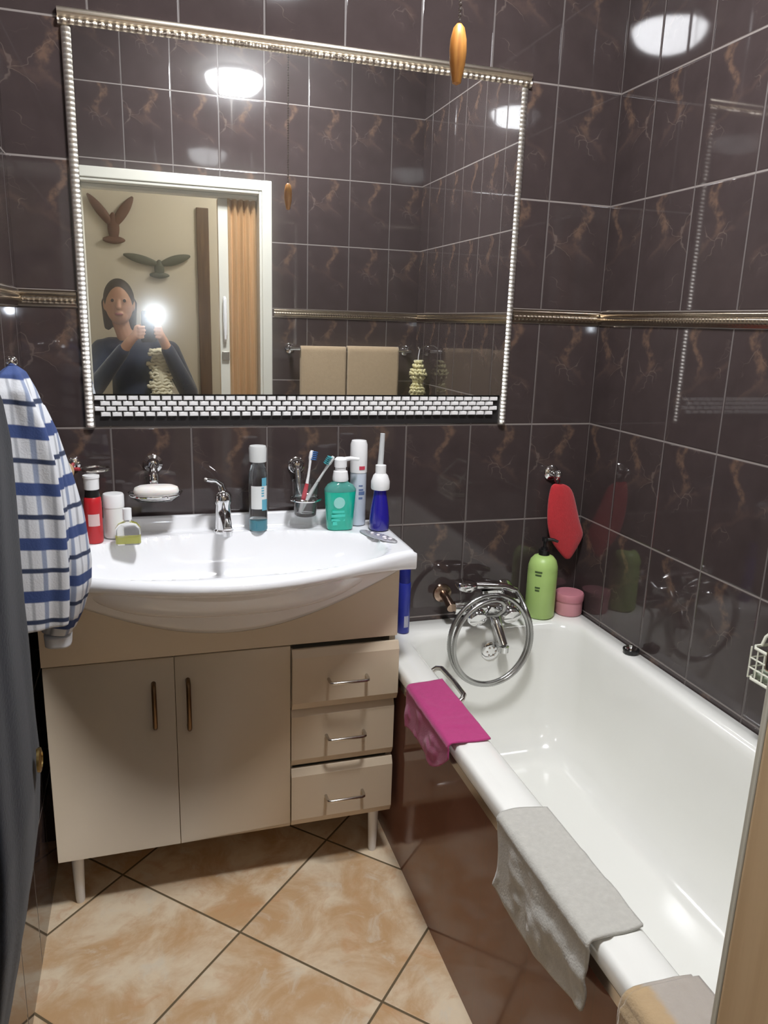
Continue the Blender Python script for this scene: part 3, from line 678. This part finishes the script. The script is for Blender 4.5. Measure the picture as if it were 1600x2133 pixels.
# wall-mounted soap dish with soap
sx_,sy_=-1.297,-.085
sd=thing('soap_dish',(sx_,0,1.02),'chrome wall bracket holding an oval glass soap dish left of tap','soap dish')
obj('wall_rosette',M().lathe([(.024,0),(.024,.005),(.016,.010),(.011,.026),(.001,.028)],(sx_-.003,-.0005,1.088),24,Matrix.Rotation(PI/2,3,'X')),CHROME,sd)
br=M().tube([(sx_-.003,-.022,1.088),(sx_-.003,-.034,1.080),(sx_-.003,-.040,1.055),(sx_-.003,-.040,1.036),(sx_-.003,-.040,1.026)],[.009,.010,.016,.012,.010],14)
br.tube([(sx_+.062*cos(2*PI*k/40),sy_+.043*sin(2*PI*k/40),1.024) for k in range(40)],.003,8,closed=True)
obj('bracket',br,CHROME,sd)
dish=M().loft([el(sx_,sy_,.030,.020,1.006,40,2),el(sx_,sy_,.048,.033,1.009,40,2),el(sx_,sy_,.060,.042,1.020,40,2),el(sx_,sy_,.067,.047,1.030,40,2),el(sx_,sy_,.064,.044,1.0305,40,2),el(sx_,sy_,.056,.038,1.021,40,2),el(sx_,sy_,.044,.029,1.0125,40,2),el(sx_,sy_,.02,.012,1.011,40,2)])
obj('glass_dish',dish,GLASS,sd)
so=M().loft([el(sx_+.002,sy_-.008,.040,.020,1.0150,36,2.4),el(sx_+.002,sy_-.008,.052,.027,1.022,36,2.6),el(sx_+.002,sy_-.008,.056,.030,1.034,36,2.6),el(sx_+.002,sy_-.008,.053,.028,1.043,36,2.6),el(sx_+.002,sy_-.008,.042,.020,1.048,36,2.4)])
tag(obj('bar_of_soap',so,P_('ivory_soap',(238,234,228),.4,sss=.2),ang=0),'white bar of soap lying in the glass soap dish','soap')
# tumbler holder
hx_,hy_=-.908,-.078
th_=thing('tumbler_holder',(hx_,0,1.0),'chrome wall ring with a clear glass tumbler right of the tap','tumbler holder')
obj('wall_rosette',M().lathe([(.023,0),(.023,.005),(.016,.010),(.011,.026),(.001,.028)],(hx_-.012,-.0005,1.075),24,Matrix.Rotation(PI/2,3,'X')),CHROME,th_)
rg=M().tube([(hx_+.0415*cos(2*PI*k/40),hy_+.0415*sin(2*PI*k/40),.997) for k in range(40)],.004,8,closed=True)
rg.tube([(hx_-.012,-.022,1.075),(hx_-.012,-.03,1.06),(hx_-.010,-.034,1.02),(hx_-.006,-.0365,1.000)],[.008,.009,.007,.005],10)
obj('ring',rg,CHROME,th_)
gl=M().lathe([(.001,.950),(.026,.950),(.029,.953),(.0345,.995),(.037,1.045),(.0355,1.045),(.033,.995),(.0275,.960),(.001,.958)],(hx_,hy_,0),36)
tm=obj('tumbler',gl,GLASS,th_)
def brush(label,base,top,hd,ctip,mid=None,colh=(232,232,232)):
    base,top=V(base),V(top); t=thing('toothbrush',base,label,'toothbrush','toothbrushes in the glass tumbler')
    d=(top-base); side=V(hd)
    pts=[base+d*k for k in (0,.2,.4,.55,.7,.85,1)]; pts=[p+side*.004*sin(PI*k/6)*(1 if mid else .4) for k,p in enumerate(pts)]
    obj('handle',M().tube(pts,[.0045,.0055,.0055,.0045,.0036,.0032,.0040],10),P_('brush_handle_%d'%colh[1],colh,.35),t)
    if mid: 
        g=[pts[1].lerp(pts[3],k/4) for k in range(5)]; obj('grip',M().tube(g,[.005,.0063,.0065,.006,.005],10),P_('grip_%d'%mid[0],mid,.4),t)
    dn=d.normalized(); hb=M().tube([top-dn*.002,top+dn*.006,top+dn*.020,top+dn*.026],[.004,.0062,.0062,.004],10); obj('head',hb,P_('brush_head_%d'%colh[1],colh,.35),t)
    br_=M(); 
    for i in range(5):
        for j in (-1,0,1):
            p=top+dn*(.002+.005*i)+dn.cross(side).normalized()*.0032*j; br_.tube([p+side*.003,p+side*.016],.0016,6)
    obj('bristles',br_,P_('bristle_%d'%ctip[2],ctip,.6),t); return t
brush('white toothbrush with blue bristles and red grip leaning left in the tumbler',(-.925,-.088,.9615),(-.893,-.066,1.100),(.82,-.57,.0),(60,110,170),(188,60,72))
brush('pale toothbrush with aqua bristles leaning right in the tumbler',(-.918,-.066,.9615),(-.850,-.098,1.092),(-.86,-.40,.3),(70,160,168),None,(214,218,216))
# ring holder and pots half hidden by the shirt
rh=thing('ring_holder',(-1.44,0,1.09),'empty chrome ring holder with red sleeve on wall left of soap dish','ring holder')
obj('ring',M().tube([(-1.436+.034*cos(2*PI*k/36),-.080+.034*sin(2*PI*k/36),1.092) for k in range(36)],.003,8,closed=True),STEEL,rh)
obj('wall_plate',M().lathe([(.018,0),(.018,.006),(.010,.010)],(-1.495,-.0005,1.092),20,Matrix.Rotation(PI/2,3,'X')),CHROME,rh)
obj('arm',M().tube([(-1.495,-.009,1.092),(-1.495,-.06,1.092),(-1.49,-.078,1.092),(-1.473,-.081,1.092)],.0045,10),mat('red_sleeve',(176,60,66),.5),rh)['label']='red sleeve on the arm'
cx_,cy_=-1.515,-.15
tag(obj('toothbrush_mug',M().lathe([(.001,0),(.026,0),(.030,.004),(.033,.10),(.0315,.10),(.028,.008),(.001,.006)],(cx_,cy_,DK),28),P_('ivory_mug',(222,220,206),.3)),'ivory mug half hidden behind the plaid shirt on the basin','mug')
wbs=thing('wooden_nail_brush',(cx_+.004,cy_,DK+.007),'tan wooden brush standing in the ivory mug by the shirt','brush')
obj('handle',M().tube([(cx_-.010,cy_,DK+.012),(cx_+.006,cy_+.004,DK+.10),(cx_+.012,cy_+.006,DK+.165)],[.008,.009,.007],10),wood_mat('tan_brush_wood',(150,112,74),(186,150,108)),wbs)
obj('brush_head',M().ball((cx_+.015,cy_+.007,DK+.185),.020,sx=1,sy=.6,sz=1.1),mat('tan_bristle',(176,146,110),.9,0,.15,100,bump=.5),wbs)
nx_,ny_=-1.487,-.205
bottle_on('small_bottle',nx_,ny_,DK,'small brown glass bottle tucked between the red bottle and shirt','bottle',[
 ('bottle_body',M().lathe([(.001,0),(.015,0),(.0165,.003),(.0165,.052),(.008,.062),(.001,.062)],(nx_,ny_,DK),22),mat('brown_glass',(112,84,52),.15)),
 ('cap',M().lathe([(.001,.0625),(.009,.0625),(.009,.078),(.001,.079)],(nx_,ny_,DK),18),P_('tan_cap',(196,150,100),.5))])

# ------------------------------------------------------------------ clothes hanging on the left wall
hr=thing('hook_rail',(XL,-.66,1.36),'chrome double hook rail on the left wall above hanging clothes','hook rail')
obj('rail_plate',M().box(XL+.0005,XL+.008,-.86,-.50,1.345,1.385),CHROME,hr,bevel=.003)
for y in (-.565,-.80):
    h=M().tube([(XL+.008,y,1.368),(XL+.03,y,1.366),(XL+.045,y,1.352),(XL+.055,y,1.350),(XL+.062,y,1.362),(XL+.062,y,1.372)],[.007,.006,.0055,.0055,.006,.007],12); h.ball((XL+.062,y,1.378),.010)
    h.tube([(XL+.008,y,1.380),(XL+.022,y,1.392),(XL+.03,y,1.400)],[.006,.0055,.006],10)
    obj('hook',h,CHROME,hr)
def plaid_mat():
    mt,b,p=newmat('blue_white_plaid'); tc=b.node('ShaderNodeTexCoord'); P=b.xyz(tc.outputs['Object'])
    u=b.m('ADD',b.m('MULTIPLY',P[1],.8),P[0]); z=b.m('ADD',P[2],b.m('MULTIPLY',P[0],.12))
    def band(c,per,off,w,soft=.03):
        f=b.m('FRACT',b.m('DIVIDE',b.m('ADD',c,off),per)); return b.sstep(b.m('ABSOLUTE',b.m('SUBTRACT',f,.5)),w,w-soft)
    c=srgb(214,217,222); 
    col=b.mix(b.m('MULTIPLY',band(u,.056,.0,.13,.07),.8),c,srgb(112,128,160))
    col=b.mix(b.m('MULTIPLY',band(u,.056,.028,.10,.08),.6),col,srgb(130,134,142))
    col=b.mix(band(z,.100,.058,.13),col,srgb(56,74,122))
    col=b.mix(band(z,.100,.008,.06),col,srgb(48,58,84))
    b.put(p.inputs['Base Color'],col); p.inputs['Roughness'].default_value=.9
    b.put(p.inputs['Normal'],b.bump(b.noise(tc.outputs['Object'],300,3),.25)); return mt
PLAID=plaid_mat()
def garment(levels,n=64,seed=0,amp=.006,folds=7):
    """hanging folded cloth; levels = (z, x0, x1, y0, y1)"""
    L=[]; 
    for i in range(len(levels)-1):
        for k in range(6):
            t=k/6; L.append([a+(b-a)*t for a,b in zip(levels[i],levels[i+1])])
    L.append(list(levels[-1])); rings=[]
    for z,x0,x1,y0,y1 in L:
        cx,cy,a,b_=(x0+x1)/2,(y0+y1)/2,(x1-x0)/2,(y0-y1)/2; r=[]
        for k in range(n):
            th=2*PI*k/n; c,s=cos(th),sin(th)
            px=math.copysign(abs(c)**.75,c)*a; py=math.copysign(abs(s)**.75,s)*b_
            w=1+ (amp/.03)*(.5*sin(folds*th+z*3+seed)+.5*noise.noise(V((c*2.2,s*2.2,z*5+seed))))
            x=max(XL+.006,cx+px*w); r.append((x,cy+py*w,z))
        rings.append(r)
    return M().loft(rings)
sh=thing('plaid_shirt',(-1.52,-.56,.87),'blue and white plaid shirt hanging from hook beside the basin','shirt')
lvl=[(1.372,-1.537,-1.525,-.555,-.575),(1.360,-1.55,-1.512,-.53,-.61),(1.33,-1.578,-1.499,-.525,-.625),(1.27,-1.584,-1.480,-.525,-.625),(1.20,-1.585,-1.468,-.525,-.628),(1.10,-1.585,-1.458,-.525,-.63),(1.0,-1.585,-1.460,-.525,-.632),(.93,-1.585,-1.464,-.525,-.63),(.893,-1.584,-1.468,-.525,-.628),(.890,-1.56,-1.49,-.55,-.61)]
obj('shirt_body',garment(lvl,seed=1.3,amp=.008,folds=5),PLAID,sh,sub=1,ang=0)
lvs=[(1.30,-1.512,-1.492,-.50,-.54),(1.25,-1.512,-1.474,-.49,-.55),(1.17,-1.512,-1.456,-.475,-.545),(1.08,-1.512,-1.440,-.46,-.54),(.98,-1.512,-1.430,-.45,-.53),(.93,-1.515,-1.434,-.45,-.525),(.87,-1.52,-1.452,-.45,-.515),(.83,-1.53,-1.470,-.445,-.50),(.826,-1.51,-1.485,-.455,-.49)]
obj('sleeve',garment(lvs,56,3.1,.009,3),PLAID,sh,sub=1,ang=0)
obj('cuff',garment([(.8255,-1.522,-1.480,-.455,-.495),(.8235,-1.528,-1.474,-.445,-.502),(.802,-1.527,-1.476,-.445,-.502),(.800,-1.52,-1.484,-.455,-.49)],40,2,.002,3),P_('white_cuff',(206,208,212),.9),sh,ang=0)
NAVY=cloth('navy_fleece',(17,21,31),.2,160,.5,.05)
rb=thing('bathrobe',(-1.53,-.86,.32),'dark navy fleece bathrobe hanging on left wall in front of plaid shirt','bathrobe')
lvr=[(1.372,-1.537,-1.527,-.785,-.815),(1.362,-1.55,-1.522,-.77,-.85),(1.33,-1.58,-1.514,-.735,-.93),(1.27,-1.586,-1.508,-.715,-.98),(1.15,-1.586,-1.508,-.705,-1.02),(1.0,-1.586,-1.510,-.70,-1.05),(.85,-1.586,-1.506,-.70,-1.08),(.72,-1.586,-1.505,-.70,-1.10),(.60,-1.586,-1.515,-.70,-1.11),(.50,-1.586,-1.532,-.71,-1.11),(.40,-1.586,-1.555,-.73,-1.10),(.33,-1.585,-1.566,-.75,-1.09),(.32,-1.58,-1.570,-.80,-1.04)]
obj('robe_body',garment(lvr,80,.4,.0035,9),NAVY,rb,sub=1,ang=0)
bl=M(); bl.lathe([(.020,0),(.020,.004),(.013,.006),(.012,.004),(.001,.004)],(-1.5005,-.84,.755),24,Matrix.Rotation(PI/2,3,'Y')); bl.box(-1.502,-1.496,-.842,-.838,.735,.775)
obj('buckle',bl,mat('brass_buckle',(178,152,96),.25,1,.1),rb)['label']='brass belt buckle'

# ------------------------------------------------------------------ far wall by the door (seen in the mirror)
tr=thing('towel_rail',(-.36,YR,1.335),'chrome towel rail on the tiled wall beside the folding door','towel rail')
obj('bar',M().tube([(-.655,-1.605,1.335),(-.05,-1.605,1.335)],.008,14),CHROME,tr)
for x in (-.645,-.060):
    p=M().tube([(x,YR+.0005,1.335),(x,-1.605,1.335)],[.010,.010],14); p.lathe([(.024,0),(.024,.006),(.014,.012)],(x,YR+.0005,1.335),22,Matrix.Rotation(-PI/2,3,'X')); obj('bracket',p,CHROME,tr)
def hang_towel(x0,x1,zb_,mt,label,r=.0125,seed=0):
    def f(u,v):
        x=x0+(x1-x0)*u; L1=1.335-zb_; L2=L1*.9; tot=L1+L2+PI*r; s=v*tot
        nz=.0035*noise.noise(V((x*9,s*4,seed)))
        if s<L1: return (x,-1.605+r+abs(nz),zb_+s)
        if s<L1+PI*r: a=(s-L1)/r; return (x,-1.605+r*cos(a),1.335+r*sin(a))
        return (x,-1.605-r-abs(nz)*.5,1.335-(s-L1-PI*r))
    return tag(obj('bath_towel',M().grid(f,24,90),mt,solid=.006,ang=0),label,'towel','taupe towels on the rail')
TAUPE=cloth('taupe_terry',(176,154,124),.1,220,.5)
hang_towel(-.605,-.385,.86,TAUPE,'left taupe towel on chrome rail, next to the folding door')
hang_towel(-.378,-.118,.84,TAUPE,'right taupe towel on chrome rail, nearer the bath',.0165,4)
lf=thing('bath_scrubber',(-.055,-1.47,1.10),'cream ruffled mesh scrubber hanging on right wall near towel rail','scrubber')
obj('hook',M().tube([(-.0005,-1.47,1.37),(-.02,-1.47,1.368),(-.045,-1.47,1.352),(-.055,-1.47,1.352),(-.060,-1.47,1.362)],.004,8),CHROME,lf)
obj('cord',M().tube([(-.052,-1.47,1.350),(-.056,-1.472,1.32),(-.058,-1.47,1.285)],.002,6),WHITEPL,lf)
rf=M()
for i,(z,rad) in enumerate(((1.29,.018),(1.27,.026),(1.25,.036),(1.235,.042),(1.215,.034),(1.20,.024),(1.18,.028),(1.165,.036),(1.15,.038),(1.135,.030),(1.12,.026),(1.108,.030),(1.095,.026),(1.082,.015))):
    rf.tube([(-.056+rad*(.8+.2*sin(k*1.7+i))*cos(2*PI*k/30),-1.47+rad*(.8+.2*sin(k*1.7+i))*sin(2*PI*k/30),z+.006*sin(k*2.1+i*1.3)) for k in range(30)],.0065,7,closed=True)
rf.lathe([(.008,1.08),(.018,1.12),(.02,1.2),(.012,1.29)],(-.056,-1.47,0),14)
obj('ruffle',rf,cloth('cream_mesh',(222,212,160),.15),lf,ang=0)
# hallway wall ornaments
def petal(mm,p0,p1,w,th=.018,n=16):
    p0,p1=V(p0),V(p1); d=p1-p0; s=V((0,1,0)).cross(d.normalized()); rings=[]
    for i in range(n+1):
        t=i/n; ww=w*(sin(PI*min(1,max(.03,t*.93+.05)))**.6); c=p0.lerp(p1,t)
        rings.append([c+s*ww*cos(2*PI*k/14)+V((0,1,0))*th*(.35+ww/w)*.5*sin(2*PI*k/14) for k in range(14)])
    return mm.loft(rings)
HY=-2.742
ob=petal(M(),(-1.45,HY,1.94),(-1.585,HY,2.11),.026); petal(ob,(-1.46,HY,1.94),(-1.345,HY,2.11),.028); petal(ob,(-1.455,HY,1.865),(-1.455,HY,2.02),.032); petal(ob,(-1.515,HY,1.875),(-1.395,HY,1.875),.022)
tag(obj('wall_ornament',ob,mat('brown_ornament',(104,70,58),.6,0,.2),ang=60),'brown Y-shaped ornament high on hallway wall, seen in mirror','ornament','ornaments on the hallway wall')
og=petal(M(),(-1.22,HY,1.755),(-1.41,HY,1.80),.024); petal(og,(-1.21,HY,1.755),(-1.04,HY,1.81),.026); petal(og,(-1.215,HY,1.68),(-1.215,HY,1.78),.028); petal(og,(-1.27,HY,1.695),(-1.16,HY,1.695),.018)
tag(obj('wall_ornament',og,mat('grey_green_ornament',(92,96,86),.6,0,.2),ang=60),'grey-green spread-wing ornament below the brown one on hallway wall','ornament','ornaments on the hallway wall')

# ------------------------------------------------------------------ camera
f_px=1575.70; pitch,yaw,roll=.24388,.30408,.03227
C=V((-1.3025,-2.0508,1.4634))
cy,sy=cos(yaw),sin(yaw); fw=V((sy*cos(pitch),cy*cos(pitch),-sin(pitch))); rt=V((cy,-sy,0)); upv=rt.cross(fw)
r2=rt*cos(roll)+upv*sin(roll); u2=rt*-sin(roll)+upv*cos(roll)
cam=D.cameras.new('camera'); co=D.objects.new('camera',cam); COL.objects.link(co)
mw=Matrix((r2,u2,-fw)).transposed().to_4x4(); mw.translation=C; co.matrix_world=mw
cam.sensor_fit='HORIZONTAL'; cam.sensor_width=36; cam.lens=36*f_px/1600; cam.clip_start=.01
bpy.context.scene.camera=co

# ------------------------------------------------------------------ person holding the phone in the doorway
# phone: back face just behind the taking lens
ph_m=Matrix((r2,u2,-fw)).transposed()
def PH(a,b,c): return C+r2*a+u2*b-fw*c       # c>0 is behind the lens
phn=thing('phone',PH(.022,-.055,.014),'black phone with its torch lit, held up by the person','phone')
def prr(x0,x1,y0,y1,r,c,n=5): return [PH(x,y,c) for x,y,_ in rrect(x0,x1,y0,y1,r,0,n)]
obj('phone_body',M().loft([prr(-.016,.058,-.135,.020,.009,.018),prr(-.018,.060,-.137,.022,.010,.016),prr(-.018,.060,-.137,.022,.010,.010),prr(-.016,.058,-.135,.020,.009,.008)]),P_('black_phone',(18,18,20),.25),phn,ang=50)
lens=M().loft([[PH(.009*cos(2*PI*k/20),.009*sin(2*PI*k/20),c) for k in range(20)] for c in (.0079,.0045)])
obj('camera_lens',lens,P_('lens_black',(8,8,10),.1),phn)
led=M().loft([[PH(.046+r_*cos(2*PI*k/24),.004+r_*sin(2*PI*k/24),c) for k in range(24)] for r_,c in ((.0175,.0079),(.0175,.0065),(.012,.0055),(.0008,.0052))])
obj('torch_light',led,lamp_mat('torch_led',(236,244,255),150),phn)['label']='lit white torch'

def capsule(mm,a,b_,ra,rb_,n=14):
    a,b_=V(a),V(b_); k=[a.lerp(b_,i/5) for i in range(6)]; r=[ra+(rb_-ra)*i/5 for i in range(6)]
    mm.tube(k,r,n); mm.ball(a,ra,n=n,k=8); mm.ball(b_,rb_,n=n,k=8)
PX,PY=-1.36,-2.43
head=V((-1.435,-2.375,1.525))
bd=M()
for s in (-1,1):    # legs and feet
    capsule(bd,(PX+.085*s,PY,.84),(PX+.095*s,PY+.01,.46),.080,.055); capsule(bd,(PX+.095*s,PY+.01,.46),(PX+.10*s,PY-.02,.09),.052,.036); capsule(bd,(PX+.10*s,PY-.04,.036),(PX+.115*s,PY+.13,.026),.036,.026)
capsule(bd,(PX,PY,.90),(PX,PY,1.10),.125,.120); capsule(bd,(PX,PY-.005,1.08),(PX-.01,PY-.01,1.24),.122,.110)
capsule(bd,(PX-.13,PY-.01,1.285),(PX+.13,PY-.01,1.285),.055,.055); capsule(bd,(PX-.03,PY,1.30),(head.x,head.y-.03,1.44),.050,.046)
bd.ball(head,.1,sx=.72,sy=.86,sz=1.12,n=24,k=16); bd.ball(head+V((0,.028,-.055)),.055,sx=.9,sy=.9,sz=1,n=16)
capsule(bd,head+V((0,.080,.012)),head+V((0,.098,-.022)),.010,.014); bd.ball(head+V((0,.080,-.055)),.018,sx=1.3,sy=.6,sz=.6)
for s in (-1,1):
    bd.ball(head+V((.072*s,-.005,-.008)),.026,sx=.35,sy=.8,sz=1.2); bd.ball(head+V((.030*s,.072,.012)),.014,sz=.7)
# arms: shoulders -> elbows -> wrists at the phone sides
wl=PH(-.062,-.135,.045); wr=PH(.104,-.135,.045)
for s,w in ((-1,wl),(1,wr)):
    shd=V((PX+.175*s,PY-.01,1.275)); elb=V((PX+(.235 if s<0 else .27)*s,PY+.10,1.06)); w=V(w)
    capsule(bd,shd,elb,.046,.037); capsule(bd,elb,w,.036,.024)
    edge=-.019 if s<0 else .061; out=-1 if s<0 else 1
    pc_=PH(edge+out*.020,-.100,.026); capsule(bd,w,pc_,.023,.022); capsule(bd,pc_,PH(edge+out*.015,-.068,.026),.021,.017)
    for i,(b0,ln) in enumerate(((-.062,.034),(-.080,.038),(-.098,.036),(-.116,.030))):
        p0=PH(edge+out*.016,b0,.026); p1=PH(edge+out*.012,b0+.004,.004); p2=PH(edge-out*(ln-.022),b0+.008,.0005)
        capsule(bd,p0,p1,.0085,.0080,8); capsule(bd,p1,p2,.0080,.0068,8)
    capsule(bd,PH(edge+out*.022,-.095,.034),PH(edge+out*.010,-.062,.034),.0105,.0095,8); capsule(bd,PH(edge+out*.010,-.062,.034),PH(edge-out*.012,-.052,.027),.0092,.0078,8)
per=thing('person',(PX,PY,0),'person in navy top and cream scarf holding up a lit phone, seen in mirror','person')
def remesh(o,vox,it=6):
    r=o.modifiers.new('r','REMESH'); r.mode='VOXEL'; r.voxel_size=vox; r.use_smooth_shade=True
    s=o.modifiers.new('s','SMOOTH'); s.factor=.5; s.iterations=it
def skin_mat():
    return mat('skin',(196,150,122),.5,0,.08,20,sss=.15)
remesh(obj('body',bd,skin_mat(),per,ang=0),.0045,4)
top=M(); capsule(top,(PX,PY,.92),(PX,PY,1.10),.140,.134); capsule(top,(PX,PY-.005,1.08),(PX-.01,PY-.01,1.24),.136,.124); capsule(top,(PX-.13,PY-.01,1.283),(PX+.13,PY-.01,1.283),.066,.066)
for s,w in ((-1,wl),(1,wr)):
    shd=V((PX+.175*s,PY-.01,1.275)); elb=V((PX+(.235 if s<0 else .27)*s,PY+.10,1.06)); capsule(top,shd,elb,.062,.052); capsule(top,elb,elb.lerp(V(w),.82),.052,.036)
remesh(obj('top',top,cloth('navy_knit',(34,42,60),.15,200,.4),per,ang=0),.010,6)
trs=M(); 
for s in (-1,1): capsule(trs,(PX+.085*s,PY,.86),(PX+.095*s,PY+.01,.46),.096,.072); capsule(trs,(PX+.095*s,PY+.01,.46),(PX+.10*s,PY-.02,.10),.070,.056)
capsule(trs,(PX-.05,PY,.90),(PX+.05,PY,.90),.118,.118)
remesh(obj('trousers',trs,cloth('dark_trousers',(30,32,38),.15,200,.3),per,ang=0),.010,6)
for s in (-1,1):
    sho=M(); capsule(sho,(PX+.10*s,PY-.04,.046),(PX+.115*s,PY+.13,.038),.045,.036); so_=obj('shoe',sho,P_('black_shoe',(24,24,26),.5),per,ang=0); remesh(so_,.008,3)
hair=M(); hair.ball(head+V((0,-.014,.018)),.1,sx=.80,sy=.90,sz=1.10,n=20,k=14); capsule(hair,head+V((-.06,-.03,0)),head+V((-.062,-.03,-.12)),.032,.022); capsule(hair,head+V((.06,-.03,0)),head+V((.062,-.03,-.12)),.032,.022); capsule(hair,head+V((0,-.06,0)),head+V((0,-.06,-.13)),.05,.035)
ho_=obj('hair',hair,mat('dark_brown_hair',(44,34,30),.6,0,.2,80,bump=.5),per,ang=0); remesh(ho_,.008,3)
for s in (-1,1): obj('eye',M().ball(head+V((.030*s,.080,.012)),.0085,n=12,k=8),P_('eye_dark',(40,30,26),.2),per)
obj('lips',M().ball(head+V((0,.088,-.056)),.014,sx=1.5,sy=.5,sz=.45,n=16),P_('lips',(160,92,88),.5),per)
sc=M(); sx0=-1.235
for i in range(15):
    z=1.285-i*.017; w=.052+.012*sin(i*1.9)
    pts=[]
    for k in range(26):
        a=2*PI*k/26; pts.append((sx0+w*cos(a)+.006*sin(i),PY+.155+.020*sin(a)+.004*sin(k*2.3+i),z+.005*sin(k*1.9+i*1.4)))
    sc.tube(pts,.0085,7,closed=True)
sc.tube([(sx0,PY+.150,1.30),(sx0,PY+.152,1.15),(sx0,PY+.150,1.04)],[.02,.035,.02],10)
obj('scarf',sc,cloth('cream_scarf',(214,206,176),.2),per,ang=0)

# ------------------------------------------------------------------ world and view
w=D.worlds.new('world'); bpy.context.scene.world=w; w.use_nodes=True; w.node_tree.nodes['Background'].inputs[0].default_value=(.02,.02,.02,1)
sc_=bpy.context.scene; sc_.view_settings.view_transform='Standard'; sc_.view_settings.look='None'; sc_.view_settings.gamma=1; sc_.view_settings.use_curve_mapping=False; sc_.view_settings.exposure=0.72
